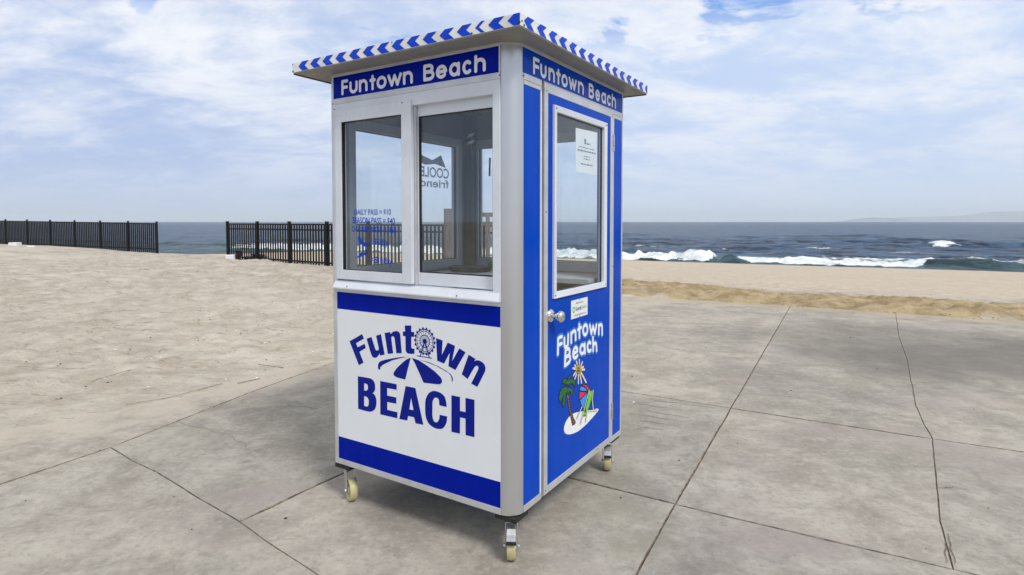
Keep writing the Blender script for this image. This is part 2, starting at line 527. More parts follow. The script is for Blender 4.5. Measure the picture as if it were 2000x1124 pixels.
def sand_material():
    m = bpy.data.materials.new('beach sand')
    m.use_nodes = True
    t = m.node_tree
    b = t.nodes['Principled BSDF']
    c = t.nodes.new('ShaderNodeTexCoord')
    v = c.outputs['Object']
    sp = t.nodes.new('ShaderNodeSeparateXYZ')
    t.links.new(v, sp.inputs[0])
    x, y = sp.outputs[0], sp.outputs[1]
    d = math_node(t, 'ADD', math_node(t, 'MULTIPLY', x, 0.489), math_node(t, 'MULTIPLY', y, 0.872))
    d = math_node(t, 'SUBTRACT', d, 0.489 * 2.37 + 0.872 * 12.41)
    e = math_node(t, 'ADD', math_node(t, 'MULTIPLY', x, -0.757), math_node(t, 'MULTIPLY', y, 0.654))
    e = math_node(t, 'ADD', e, 3.78 * -0.757 - 4.27 * 0.654)
    big = noise_node(t, v, 0.35, 5.0, 0.6, 0.3)
    mid = noise_node(t, v, 2.2, 7.0, 0.62, 0.4)
    fine = noise_node(t, v, 38.0, 4.0, 0.7)
    mp = t.nodes.new('ShaderNodeMapping')
    mp.inputs['Rotation'].default_value = (0, 0, R(-29))
    mp.inputs['Scale'].default_value = (0.35, 1.6, 1)
    t.links.new(v, mp.inputs[0])
    streak = noise_node(t, mp.outputs[0], 1.6, 8.0, 0.68, 0.3)
    base = mix_col(t, maprange(t, mid, 0.32, 0.68), (0.372, 0.332, 0.277), (0.500, 0.459, 0.400))
    base = mix_col(t, math_node(t, 'MULTIPLY', maprange(t, big, 0.45, 0.7), 0.5), base, (0.57, 0.525, 0.45))
    base = mix_col(t, math_node(t, 'MULTIPLY', maprange(t, streak, 0.56, 0.72), 0.55), base, (0.25, 0.205, 0.145))
    base = mix_col(t, math_node(t, 'MULTIPLY', maprange(t, fine, 0.5, 0.75), 0.35), base, (0.24, 0.20, 0.15))
    fleck = noise_node(t, mp.outputs[0], 9.0, 6.0, 0.7, 0.5)
    base = mix_col(t, math_node(t, 'MULTIPLY', maprange(t, fleck, 0.57, 0.66), 0.6), base, (0.22, 0.180, 0.130))
    base = mix_col(t, math_node(t, 'MULTIPLY', maprange(t, fleck, 0.40, 0.30), 0.5), base, (0.60, 0.555, 0.48))
    # ochre damp band along the seaward side of the pavement
    dn = math_node(t, 'ADD', d, math_node(t, 'MULTIPLY', math_node(t, 'SUBTRACT', noise_node(t, v, 0.55, 7.0, 0.62, 0.5), 0.5), 5.0))
    xr = math_node(t, 'MULTIPLY', maprange(t, x, 7.5, 12.0, 0.0, 1.0), 1.2)
    band = math_node(t, 'MULTIPLY', maprange(t, dn, -0.5, 0.3), maprange(t, math_node(t, 'ADD', dn, xr), 4.2, 6.6, 1.0, 0.0))
    band = math_node(t, 'MULTIPLY', band, maprange(t, x, -3.0, 0.5))
    ochre = mix_col(t, maprange(t, mid, 0.35, 0.65), (0.245, 0.180, 0.088), (0.415, 0.325, 0.190))
    base = mix_col(t, math_node(t, 'MULTIPLY', band, 0.9), base, ochre)
    # warm pale beach further out, darker where the swash wets it
    base = mix_col(t, math_node(t, 'MULTIPLY', maprange(t, d, 5.0, 10.0), 0.6), base, (0.545, 0.455, 0.355))
    sh = math_node(t, 'ADD', math_node(t, 'MULTIPLY', x, 0.5 / 1.118), math_node(t, 'MULTIPLY', y, 1 / 1.118))
    sh = math_node(t, 'ADD', sh, math_node(t, 'MULTIPLY', noise_node(t, v, 0.15, 4.0), 3.0))
    wet = maprange(t, sh, 60.3 / 1.118 - 1.2, 60.3 / 1.118 + 1.0)
    base = mix_col(t, math_node(t, 'MULTIPLY', wet, 0.7), base, (0.30, 0.24, 0.18))
    t.links.new(base, b.inputs['Base Color'])
    b.inputs['Roughness'].default_value = 0.9
    b.inputs['Specular IOR Level'].default_value = 0.15
    bp = t.nodes.new('ShaderNodeBump')
    bp.inputs['Strength'].default_value = 1.0
    bp.inputs['Distance'].default_value = 0.06
    h = math_node(t, 'ADD', math_node(t, 'MULTIPLY', noise_node(t, v, 5.5, 6.0, 0.62, 0.2), 1.0), math_node(t, 'MULTIPLY', fine, 0.10))
    h = math_node(t, 'ADD', h, math_node(t, 'MULTIPLY', streak, 0.6))
    t.links.new(h, bp.inputs['Height'])
    t.links.new(bp.outputs[0], b.inputs['Normal'])
    return m


M['sand'] = sand_material()
xs = axis(-11.0, 9.0, 0.07, -900, 900, 1.06)
ys = axis(2.4, 20.0, 0.07, -400, 900, 1.06)
sand = link('sand', grid_mesh('sand', xs, ys, sand_z), M['sand'])
tag(sand, 'pale beach sand drifted over the pavement and sloping down to the surf', kind='structure')


def concrete_material():
    m = bpy.data.materials.new('weathered concrete')
    m.use_nodes = True
    t = m.node_tree
    b = t.nodes['Principled BSDF']
    c = t.nodes.new('ShaderNodeTexCoord')
    v = c.outputs['Object']
    sp = t.nodes.new('ShaderNodeSeparateXYZ')
    t.links.new(v, sp.inputs[0])
    x, y = sp.outputs[0], sp.outputs[1]
    big = noise_node(t, v, 0.55, 6.0, 0.6, 0.5)
    mid = noise_node(t, v, 2.3, 9.0, 0.66, 0.5)
    mp = t.nodes.new('ShaderNodeMapping')
    mp.inputs['Rotation'].default_value = (0, 0, R(31))
    mp.inputs['Scale'].default_value = (0.45, 2.2, 1)
    t.links.new(v, mp.inputs[0])
    brush = noise_node(t, mp.outputs[0], 2.4, 9.0, 0.7, 0.3)
    fine = noise_node(t, v, 45.0, 5.0, 0.7)
    grit = noise_node(t, v, 260.0, 2.0, 0.6)
    col_ = mix_col(t, maprange(t, mid, 0.34, 0.66), (0.288, 0.264, 0.234), (0.426, 0.396, 0.354))
    col_ = mix_col(t, math_node(t, 'MULTIPLY', maprange(t, big, 0.48, 0.66), 0.65), col_, (0.205, 0.190, 0.168))
    col_ = mix_col(t, math_node(t, 'MULTIPLY', maprange(t, brush, 0.50, 0.72), 0.35), col_, (0.50, 0.465, 0.41))
    col_ = mix_col(t, math_node(t, 'MULTIPLY', maprange(t, brush, 0.47, 0.30), 0.3), col_, (0.20, 0.185, 0.165))
    med = noise_node(t, v, 9.0, 8.0, 0.7, 0.4)
    col_ = mix_col(t, math_node(t, 'MULTIPLY', maprange(t, med, 0.51, 0.64), 0.34), col_, (0.20, 0.185, 0.16))
    col_ = mix_col(t, math_node(t, 'MULTIPLY', maprange(t, med, 0.47, 0.34), 0.30), col_, (0.52, 0.485, 0.43))
    blot = noise_node(t, v, 1.25, 9.0, 0.7, 0.9)
    col_ = mix_col(t, math_node(t, 'MULTIPLY', maprange(t, blot, 0.52, 0.68), 0.42), col_, (0.185, 0.175, 0.158))
    sm = noise_node(t, v, 26.0, 6.0, 0.72, 0.3)
    col_ = mix_col(t, math_node(t, 'MULTIPLY', maprange(t, sm, 0.52, 0.64), 0.36), col_, (0.19, 0.176, 0.155))
    col_ = mix_col(t, math_node(t, 'MULTIPLY', maprange(t, sm, 0.46, 0.36), 0.28), col_, (0.53, 0.50, 0.45))
    # slight rose, ochre and mossy tints
    col_ = mix_col(t, math_node(t, 'MULTIPLY', maprange(t, noise_node(t, v, 1.1, 4.0), 0.52, 0.66), 0.5), col_, (0.36, 0.31, 0.30))
    tv = t.nodes.new('ShaderNodeVectorMath')
    tv.operation = 'ADD'
    t.links.new(v, tv.inputs[0])
    tv.inputs[1].default_value = (31, 7, 3)
    col_ = mix_col(t, math_node(t, 'MULTIPLY', maprange(t, noise_node(t, tv.outputs[0], 0.9, 5.0), 0.56, 0.70), 0.40), col_, (0.30, 0.30, 0.225))
    col_ = mix_col(t, math_node(t, 'MULTIPLY', maprange(t, fine, 0.52, 0.8), 0.30), col_, (0.17, 0.165, 0.155))
    col_ = mix_col(t, math_node(t, 'MULTIPLY', maprange(t, grit, 0.60, 0.75), 0.30), col_, (0.10, 0.097, 0.09))
    # a darker patch that spreads over the far right slabs
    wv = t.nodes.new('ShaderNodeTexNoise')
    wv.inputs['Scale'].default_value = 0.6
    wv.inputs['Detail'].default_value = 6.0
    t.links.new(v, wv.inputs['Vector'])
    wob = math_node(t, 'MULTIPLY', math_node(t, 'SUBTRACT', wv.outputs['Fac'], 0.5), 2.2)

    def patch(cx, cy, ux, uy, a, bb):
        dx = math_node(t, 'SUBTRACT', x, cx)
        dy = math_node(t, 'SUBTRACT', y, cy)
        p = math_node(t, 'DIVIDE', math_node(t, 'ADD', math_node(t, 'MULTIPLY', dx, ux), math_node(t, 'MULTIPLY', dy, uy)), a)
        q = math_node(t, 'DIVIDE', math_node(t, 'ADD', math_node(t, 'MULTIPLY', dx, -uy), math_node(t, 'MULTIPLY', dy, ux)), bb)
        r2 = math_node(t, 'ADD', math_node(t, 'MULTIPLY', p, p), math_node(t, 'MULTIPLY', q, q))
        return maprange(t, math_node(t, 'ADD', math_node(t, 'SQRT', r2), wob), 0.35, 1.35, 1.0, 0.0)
    dark_patch = patch(5.7, 6.9, 0.9, -0.43, 3.0, 1.5)
    col_ = mix_col(t, math_node(t, 'MULTIPLY', dark_patch, 0.78), col_, (0.135, 0.128, 0.118))
    # blown sand lying thin over the concrete next to the drift
    e = math_node(t, 'ADD', math_node(t, 'MULTIPLY', x, -0.757), math_node(t, 'MULTIPLY', y, 0.654))
    e = math_node(t, 'ADD', e, 3.78 * -0.757 - 4.27 * 0.654)
    en = math_node(t, 'ADD', e, math_node(t, 'MULTIPLY', math_node(t, 'SUBTRACT', mid, 0.5), 2.6))
    dust = maprange(t, en, -1.0, 0.35)
    col_ = mix_col(t, math_node(t, 'MULTIPLY', dust, 0.92), col_, mix_col(t, maprange(t, fine, 0.3, 0.7), (0.40, 0.355, 0.295), (0.48, 0.435, 0.37)))
    d = math_node(t, 'ADD', math_node(t, 'MULTIPLY', x, 0.489), math_node(t, 'MULTIPLY', y, 0.872))
    d = math_node(t, 'SUBTRACT', d, 0.489 * 2.37 + 0.872 * 12.41)
    dn = math_node(t, 'ADD', d, math_node(t, 'MULTIPLY', math_node(t, 'SUBTRACT', mid, 0.5), 1.6))
    col_ = mix_col(t, math_node(t, 'MULTIPLY', maprange(t, dn, -0.9, 0.1), 0.6), col_, (0.40, 0.33, 0.22))
    oi = t.nodes.new('ShaderNodeObjectInfo')
    col_ = mix_col(t, 1.0, col_, mix_col(t, oi.outputs['Random'], (0.90, 0.905, 0.90), (1.06, 1.05, 1.03)), 'MULTIPLY')
    t.links.new(col_, b.inputs['Base Color'])
    t.links.new(maprange(t, dark_patch, 0.0, 1.0, 0.82, 0.9), b.inputs['Roughness'])
    b.inputs['Specular IOR Level'].default_value = 0.3
    bp = t.nodes.new('ShaderNodeBump')
    bp.inputs['Strength'].default_value = 0.45
    bp.inputs['Distance'].default_value = 0.006
    h = math_node(t, 'ADD', math_node(t, 'MULTIPLY', fine, 0.6), math_node(t, 'MULTIPLY', brush, 0.8))
    h = math_node(t, 'ADD', h, math_node(t, 'MULTIPLY', grit, 0.35))
    t.links.new(h, bp.inputs['Height'])
    t.links.new(bp.outputs[0], b.inputs['Normal'])
    return m


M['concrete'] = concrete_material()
M['slab_edge'] = make_mat('worn slab edge', (0.235, 0.200, 0.160), 0.9, 0, 0.1, 0.35, 18.0, 0.3, 90)
M['joint_dirt'] = make_mat('dark joint dirt', (0.150, 0.112, 0.078), 0.9, 0, 0.1, 0.4, 14.0, 0.3, 80)

# pavement: a bed of dirt and one separate slab per field between the joints and cracks
J4 = [(6.61, 10.03), (5.35, 8.05), (4.55, 6.7), (4.02, 5.85), (3.47, 4.98), (3.2, 4.49), (3.05, 4.19), (2.78, 3.80), (2.53, 3.43), (2.25, 3.02), (2.0, 2.60)]
J7 = [(-2.80, 4.03), (-2.50, 3.80), (-2.24, 3.63), (-1.85, 3.33), (-1.43, 3.02), (-1.15, 2.78), (-0.93, 2.61), (-0.40, 2.16), (0.09, 1.72)]
EDGE = lambda x: 12.41 - 0.5608 * (x - 2.37)
J1 = lambda y: 0.55 + (y - 2.55) * 0.5579
SLABS = [
    [(J1(10.93), 10.93), (1.85, 4.89), (3.05, 4.19)] + J4[5::-1],
    [J4[k] for k in range(0, 7)] + [(3.52, 3.94), (9.5, 0.55), (16.0, -3.1), (22.0, 1.3), (8.09, EDGE(8.09))],
    [(1.85, 4.89), (0.91, 3.21), (1.51, 2.87), (2.0, 2.60)] + J4[9:5:-1],
    [J4[k] for k in range(6, 11)] + [(6.0, 0.25), (13.0, -3.7), (16.0, -3.1), (9.5, 0.55), (3.52, 3.94)],
    [(0.91, 3.21), (0.55, 2.55), (0.09, 1.72), (-1.45, -1.04), (8.0, -6.3), (13.0, -3.7), (6.0, 0.25), (2.0, 2.60), (1.51, 2.87)],
    [(1.85, 4.89), (-1.78, 7.04), (0.02, 12.1), (1.2, 13.05), (2.37, 12.41), (4.08, EDGE(4.08)), (J1(10.93), 10.93)],
    [(1.85, 4.89), (0.91, 3.21), (0.36, 3.54), (-0.74, 4.19), (-1.04, 3.64), (-1.43, 3.02), (-1.85, 3.33), (-2.24, 3.63), (-2.50, 3.80), (-2.80, 4.03), (-2.43, 5.3), (-2.27, 5.75), (-1.78, 7.04)],
    [(0.91, 3.21), (0.36, 3.54), (-0.74, 4.19), (-1.04, 3.64), (-1.43, 3.02), (-1.15, 2.78), (-0.93, 2.61), (-0.40, 2.16), (0.09, 1.72), (0.55, 2.55)],
    J7 + [(-1.45, -1.04), (-4.4, -1.0), (-3.65, 1.7), (-3.08, 3.43)],
    [(-2.80, 4.03), (-3.08, 3.43), (-3.65, 1.7), (-4.4, -1.0), (-12.0, -1.0), (-12.0, 5.0), (-7.0, 8.0), (-1.78, 7.04), (-2.27, 5.75), (-2.43, 5.3)],
]


def poly_area(p):
    return sum(p[i][0] * p[(i + 1) % len(p)][1] - p[(i + 1) % len(p)][0] * p[i][1] for i in range(len(p))) / 2


def jitter(p):
    """a small wander that depends only on the place, so that facing joint edges stay parallel"""
    v = Vector((p[0] * 3.1, p[1] * 3.1, 0.3))
    a = mnoise.noise_vector(v)
    b = mnoise.noise_vector(v * 5.0)
    return (p[0] + a.x * 0.005 + b.x * 0.002, p[1] + a.y * 0.005 + b.y * 0.002)


def line_dist(p, pl):
    best = 9.0
    for a, b in zip(pl[:-1], pl[1:]):
        ax, ay, dx, dy = a[0], a[1], b[0] - a[0], b[1] - a[1]
        u = max(0.0, min(1.0, ((p[0] - ax) * dx + (p[1] - ay) * dy) / (dx * dx + dy * dy)))
        best = min(best, math.hypot(p[0] - ax - u * dx, p[1] - ay - u * dy))
    return best


J5 = [(-4.4, -1.0), (-3.65, 1.7), (-3.08, 3.43), (-2.80, 4.03), (-2.43, 5.3), (-2.27, 5.75), (-1.78, 7.04)]
J1L = [(-1.45, -1.04), (0.55, 2.55), (1.85, 4.89), (5.23, 10.93)]


def gap_at(p):
    if line_dist(p, J7) < 0.05: return 0.0016
    if line_dist(p, J4) < 0.05: return 0.0018
    if line_dist(p, J1L) < 0.05: return 0.0030
    if line_dist(p, J5) < 0.05: return 0.0058
    return 0.0042


def slab_outline(pts, gap):
    if poly_area(pts) < 0:
        pts = pts[::-1]
    dense = []
    n = len(pts)
    for i in range(n):
        a, b = Vector(pts[i]), Vector(pts[(i + 1) % n])
        mid_ = (a + b) / 2
        L = (b - a).length
        k = max(1, int(L / (0.09 if mid_.length < 7 else 0.5)))
        for j in range(k):
            dense.append(tuple(a.lerp(b, j / k)))
    m = len(dense)
    out = []
    for i in range(m):
        a, p, c = Vector(dense[i - 1]), Vector(dense[i]), Vector(dense[(i + 1) % m])
        d1, d2 = (p - a).normalized(), (c - p).normalized()
        n1, n2 = Vector((-d1.y, d1.x)), Vector((-d2.y, d2.x))
        nn = (n1 + n2)
        nn = nn.normalized() if nn.length > 1e-6 else n1
        cosv = max(0.45, nn.dot(n1))
        q = Vector(jitter(dense[i])) + nn * (gap_at(dense[i]) / cosv)
        out.append((q.x, q.y))
    return out


pts_bed = [(-12.1, -1.2), (8, -6.5), (16.3, -3.4), (22.3, 1.2), (2.37, 12.3), (1.2, 12.9), (-7, 8.0), (-12.1, 5.1)]
bm = bmesh.new()
prism(bm, pts_bed, lambda p, t: (p[0], p[1], -0.30 if t else -0.0065))
pavement = mk('pavement', bm, M['joint_dirt'])
tag(pavement, 'grey concrete pavement in large slabs with dark joints and a wandering crack', kind='structure')
for i, pl in enumerate(SLABS):
    bm = bmesh.new()
    ol = slab_outline(pl, 0.0046)
    cxm = sum(p[0] for p in ol) / len(ol)
    cym = sum(p[1] for p in ol) / len(ol)
    tx, ty, tz = random.uniform(-6e-4, 6e-4), random.uniform(-6e-4, 6e-4), random.uniform(-0.002, 0.0015)
    top = [bm.verts.new((x, y, -0.004 + tz)) for x, y in ol]
    rim = []
    m_ = len(ol)
    ins = []
    for k in range(m_):
        a, p, c = Vector(ol[k - 1]), Vector(ol[k]), Vector(ol[(k + 1) % m_])
        dd = (c - a).normalized()
        ins.append(p + Vector((-dd.y, dd.x)) * (0.0012 + gap_at((p.x, p.y)) * (0.3 + 1.6 * abs(mnoise.noise(Vector((p.x * 9, p.y * 9, 1)))))))
    inn = [bm.verts.new((q.x, q.y, tz)) for q in ins]
    bot = [bm.verts.new((x, y, -0.14)) for x, y in ol]
    for k in range(m_):
        bm.faces.new((top[k], top[(k + 1) % m_], inn[(k + 1) % m_], inn[k]))
        bm.faces.new((bot[k], bot[(k + 1) % m_], top[(k + 1) % m_], top[k]))
    bm.faces.new(bot[::-1])
    for g in bm.faces:
        g.material_index = 1
    area = 0.0
    for tri in tessellate_polygon([[Vector((q.x, q.y, 0)) for q in ins]]):
        f = bm.faces.new([inn[q] for q in tri])
        area += f.calc_area()
    assert abs(area - abs(poly_area([(q.x, q.y) for q in ins]))) < 0.02 * area, (i, area)
    bmesh.ops.recalc_face_normals(bm, faces=bm.faces)
    me = bpy.data.meshes.new('concrete_slab')
    bm.to_mesh(me)
    bm.free()
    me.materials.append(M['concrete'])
    me.materials.append(M['slab_edge'])
    link('concrete_slab', me, None, pavement)

# hairline saw scratches beside the booth and loose hairs of the long crack
bm = bmesh.new()


def hair(p, q, w, n=10, amp=0.012):
    p, q = Vector(p), Vector(q)
    nrm = Vector((-(q - p).y, (q - p).x)).normalized()
    prev = None
    for k in range(n + 1):
        t_ = k / n
        c = p.lerp(q, t_) + nrm * amp * mnoise.noise(Vector((p.x * 7 + t_ * 4, p.y, 2)))
        ww = w * (0.35 + 0.65 * math.sin(math.pi * min(0.97, max(0.03, t_))))
        a, b = bm.verts.new((c.x - nrm.x * ww, c.y - nrm.y * ww, 0.0025)), bm.verts.new((c.x + nrm.x * ww, c.y + nrm.y * ww, 0.0025))
        if prev:
            bm.faces.new((prev[0], a, b, prev[1]))
        prev = (a, b)


for p, q in (((1.05, 5.02), (1.42, 4.83)), ((1.12, 4.80), (1.44, 4.63)), ((1.02, 4.72), (1.30, 4.57)), ((1.01, 4.58), (1.22, 4.47)), ((1.00, 4.43), (1.14, 4.36)), ((1.18, 5.14), (1.62, 4.92))):
    hair(p, q, 0.0028)
for p, q in (((2.20, 2.90), (2.035, 2.63)), ((2.16, 2.86), (2.00, 2.64)), ((2.52, 3.40), (2.62, 3.42)), ((4.50, 6.62), (4.66, 6.68))):
    hair(p, q, 0.0022)
for p, q in (((-2.75, 4.62), (-2.1, 4.25)), ((-2.1, 4.25), (-1.75, 3.95)), ((-2.0, 5.0), (-1.62, 4.86)), ((-1.35, 5.3), (-1.05, 5.1))):
    hair(p, q, 0.0016, amp=0.05)
tag(mk('surface_scratch', bm, M['joint_dirt'], pavement), kind='stuff')

# ------------------------------------------------------------------ sea
rows = list(np.arange(-20.0, 62.0, 0.27)) + grow(62.0, 0.3, 1.06, 30000)
cols = axis(-52.0, 36.0, 0.27, -30000, 30000, 1.055)
T, S = np.meshgrid(cols, np.array(rows))
US, UN = np.array([0.8944, -0.4472]), np.array([0.4472, 0.8944])
ORG = UN * (60.3 / 1.118)
LEFT = sstep(-(ORG[0] + US[0] * T + UN[0] * S), 22, 34)
near = np.clip(1 - (np.abs(T) - 40) / 120, 0.0, 1) * np.clip(1 - (S - 60) / 260, 0.0, 1)
near = np.where(np.abs(T) < 40, np.clip(1 - (S - 60) / 260, 0, 1), near)
wob = fbm(T * 0.09, S * 0.03, 3)
Z = 0.20 * fbm(T * 0.40, S * 0.75, 4) * near
swell = np.zeros_like(T)
for s0, amp, w, k in ((15, 0.30, 2.0, 3.1), (24, 0.42, 2.6, 1.7), (35, 0.46, 3.0, 5.2), (47, 0.60, 2.6, 8.8), (60, 0.5, 3.5, 2.2), (78, 0.55, 4.0, 6.5), (100, 0.6, 5.0, 4.4)):
    ln = s0 + 5.0 * fbm(T * 0.05 + k, T * 0 + k, 3)
    am = amp * np.clip(0.35 + 1.6 * fbm(T * 0.06 + k * 3, T * 0 + 2 * k, 2), 0.0, 1.4)
    q = (S - ln) / w
    swell += am * np.exp(-np.where(q < 0, q * q * 3.0, q * q))
Z += swell * np.where(np.abs(T) < 90, 1, 0)
foam = 0.36 * np.exp(-((S - 11 - 5 * fbm(T * 0.1, T * 0 + 3, 3)) / 6.0) ** 2) * sstep(T, -4, 4)
edge_n = 0.9 * fbm(T * 0.35, T * 0 + 4.0, 4)
# left breaker, already white
a1 = 1 - sstep(T, -7.9, -7.3)
a1b = a1 * (0.62 + 0.5 * np.exp(-((T + 9.0) / 2.6) ** 2) + 0.25 * fbm(T * 0.5, T * 0 + 9, 3))
rg = 3.4 + 1.2 * fbm(T * 0.12, T * 0 + 2.5, 2)
q = (S - rg) / 1.25
Z += 0.52 * a1b * np.exp(-np.where(q < 0, q * q * 1.6, q * q * 0.8))
foam = np.maximum(foam, a1 * sstep(S, -0.2 + edge_n * 0.6, 0.5 + edge_n * 0.6) * (1 - sstep(S, rg + 1.6 + edge_n, rg + 3.6 + edge_n)))
# short green curl next to it
c2 = np.exp(-((T + 6.2) / 0.75) ** 2)
c2w = sstep(T, -7.0, -6.4) * (1 - sstep(T, -6.2, -2.4))
q = (S - 2.9) / 0.8
Z += (0.46 * c2 * (0.8 + 0.9 * fbm(T * 1.3, S * 1.3, 3)) + 0.22 * c2w) * np.exp(-np.where(q < 0, q * q * 2.4, q * q * 0.7))
# foam sheet to the right of the curl
a3 = sstep(T, -6.6, -5.0) * (1 - sstep(T, 20, 24))
lim = 9.5 + 5.5 * fbm(T * 0.16 + 4, T * 0, 3) + 6.0 * sstep(T, -2, 6)
low3 = 0.2 + edge_n * 0.5 + 2.2 * c2w + 3.3 * sstep(T, 7.2, 9.5)
foam = np.maximum(foam, a3 * sstep(S, low3, low3 + 0.9) * (1 - 0.35 * sstep(S, 3.5, 7)) * (1 - sstep(S, lim - 3.5, lim + 0.6)) * 0.95)
q = (S - lim * 0.5) / 1.1
Z += 0.30 * a3 * np.clip(0.6 + fbm(T * 0.3, T * 0 + 7, 3), 0, 2) * np.exp(-q * q)
# green wave face at the right
a4 = sstep(T, 7.2, 9.5)
q = (S - 3.6) / 1.5
Z += 0.72 * a4 * (0.75 + 0.5 * fbm(T * 0.25 + 2, T * 0, 2)) * np.exp(-np.where(q < 0, q * q * 1.3, q * q * 0.35))
foam *= 1 - 0.8 * (1 - sstep(T, -76, -64))
foam *= 1 - 0.55 * a4 * sstep(fbm(T * 0.3, S * 0.6, 4), -0.05, 0.25)
# whitecap further out
wc = np.exp(-((T - 17.2) / 2.4) ** 2)
q = (S - 46.5) / 1.5
Z += 0.5 * wc * np.exp(-np.where(q < 0, q * q * 2, q * q * 0.6))
foam = np.maximum(foam, 1.05 * np.exp(-((T - 17.2) / 1.9) ** 2) * np.exp(-((S - 46.2 + 0.5 * fbm(T * 0.9, S * 0.3, 3)) / 0.95) ** 2))
for t0, s0, wt, ws in ((2.0, 33, 2.6, 0.8), (-20, 27, 4, 0.8), (-31, 20, 3.5, 0.9), (10, 24, 2.2, 0.6), (-9, 21, 1.8, 0.5), (26, 30, 3, 0.7)):
    foam = np.maximum(foam, 0.62 * np.exp(-((T - t0) / wt) ** 2 - ((S - s0 - 0.2 * (T - t0)) / ws) ** 2))
# churned foam texture as real relief
Z += foam * (0.26 * fbm(T * 1.5, S * 1.7, 4) + 0.05) * (1 + 1.3 * a1)
# the sheet dips under the sand landward of the water line
Z = np.where(S < 0.5, Z * np.maximum(sstep(S, -2.0, 0.5), LEFT), Z)
Z = SEA + 0.04 + Z - 0.9 * (1 - sstep(S, -4.0, -1.2)) * (1 - LEFT * sstep(S, -19, -15))
X = ORG[0] + US[0] * T + UN[0] * S
Y = ORG[1] + US[1] * T + UN[1] * S
co = np.stack([X, Y, Z], -1).reshape(-1, 3)
idx = np.arange(T.size).reshape(T.shape)
quads = np.stack([idx[:-1, :-1], idx[:-1, 1:], idx[1:, 1:], idx[1:, :-1]], -1).reshape(-1, 4)
me = raw_mesh('sea', co, quads)
at = me.attributes.new('foam', 'FLOAT', 'POINT')
at.data.foreach_set('value', foam.ravel().astype(np.float32))


def sea_material():
    m = bpy.data.materials.new('sea water')
    m.use_nodes = True
    t = m.node_tree
    b = t.nodes['Principled BSDF']
    c = t.nodes.new('ShaderNodeTexCoord')
    mp = t.nodes.new('ShaderNodeMapping')
    mp.inputs['Rotation'].default_value = (0, 0, R(26.6))
    mp.inputs['Scale'].default_value = (0.5, 1.0, 1.0)
    t.links.new(c.outputs['Object'], mp.inputs[0])
    v = mp.outputs[0]
    n1 = noise_node(t, v, 0.55, 8.0, 0.65, 0.6)
    n2 = noise_node(t, v, 0.05, 6.0, 0.6, 0.3)
    n3 = noise_node(t, v, 2.4, 6.0, 0.65, 0.3)
    mp4 = t.nodes.new('ShaderNodeMapping')
    mp4.inputs['Rotation'].default_value = (0, 0, R(26.6))
    mp4.inputs['Scale'].default_value = (0.30, 0.085, 1.0)
    t.links.new(c.outputs['Object'], mp4.inputs[0])
    n4 = noise_node(t, mp4.outputs[0], 1.0, 10.0, 0.72, 0.4)
    sp = t.nodes.new('ShaderNodeSeparateXYZ')
    t.links.new(c.outputs['Object'], sp.inputs[0])
    # shallow water over sand is greener
    sh = math_node(t, 'ADD', math_node(t, 'MULTIPLY', sp.outputs[0], 0.5 / 1.118), math_node(t, 'MULTIPLY', sp.outputs[1], 1 / 1.118))
    shallow = maprange(t, sh, 60.3 / 1.118 + 2, 60.3 / 1.118 + 16, 1.0, 0.0)
    n14 = math_node(t, 'ADD', math_node(t, 'MULTIPLY', n1, 0.4), math_node(t, 'MULTIPLY', n4, 0.6))  # light and dark of the wave slopes painted in as colour streaks
    deep = mix_col(t, maprange(t, n14, 0.445, 0.565), (0.007, 0.017, 0.038), (0.066, 0.116, 0.190))
    deep = mix_col(t, math_node(t, 'MULTIPLY', maprange(t, n2, 0.4, 0.62), 0.45), deep, (0.030, 0.055, 0.105))
    grn = mix_col(t, maprange(t, n14, 0.43, 0.58), (0.012, 0.036, 0.034), (0.065, 0.115, 0.135))
    wat = mix_col(t, math_node(t, 'MULTIPLY', shallow, 0.85), deep, grn)
    fa = t.nodes.new('ShaderNodeAttribute')
    fa.attribute_name = 'foam'
    lace = noise_node(t, v, 1.5, 9.0, 0.68, 0.8)
    f = math_node(t, 'ADD', fa.outputs['Fac'], math_node(t, 'MULTIPLY', math_node(t, 'SUBTRACT', lace, 0.5), 2.3))
    f = maprange(t, f, 0.42, 0.72)
    fc = mix_col(t, maprange(t, noise_node(t, v, 1.1, 8.0, 0.7, 0.8), 0.36, 0.60), (0.54, 0.62, 0.66), (0.86, 0.88, 0.89))
    t.links.new(mix_col(t, f, wat, fc), b.inputs['Base Color'])
    t.links.new(maprange(t, f, 0, 1, 0.28, 0.9), b.inputs['Roughness'])
    t.links.new(maprange(t, f, 0, 1, 0.09, 0.1), b.inputs['Specular IOR Level'])
    b.inputs['IOR'].default_value = 1.33
    bp = t.nodes.new('ShaderNodeBump')
    bp.inputs['Strength'].default_value = 0.9
    bp.inputs['Distance'].default_value = 0.5
    h = math_node(t, 'ADD', n1, math_node(t, 'MULTIPLY', n3, 0.18))
    t.links.new(h, bp.inputs['Height'])
    t.links.new(bp.outputs[0], b.inputs['Normal'])
    return m


M['sea'] = sea_material()
sea = link('sea', me, M['sea'])
tag(sea, 'dark blue grey sea with white surf breaking along the beach', kind='structure')

# ------------------------------------------------------------------ far hills
M['hill'] = make_mat('far wooded hills', (0.17, 0.18, 0.19), 0.9, 0, 0.1, 0.3, 0.002)


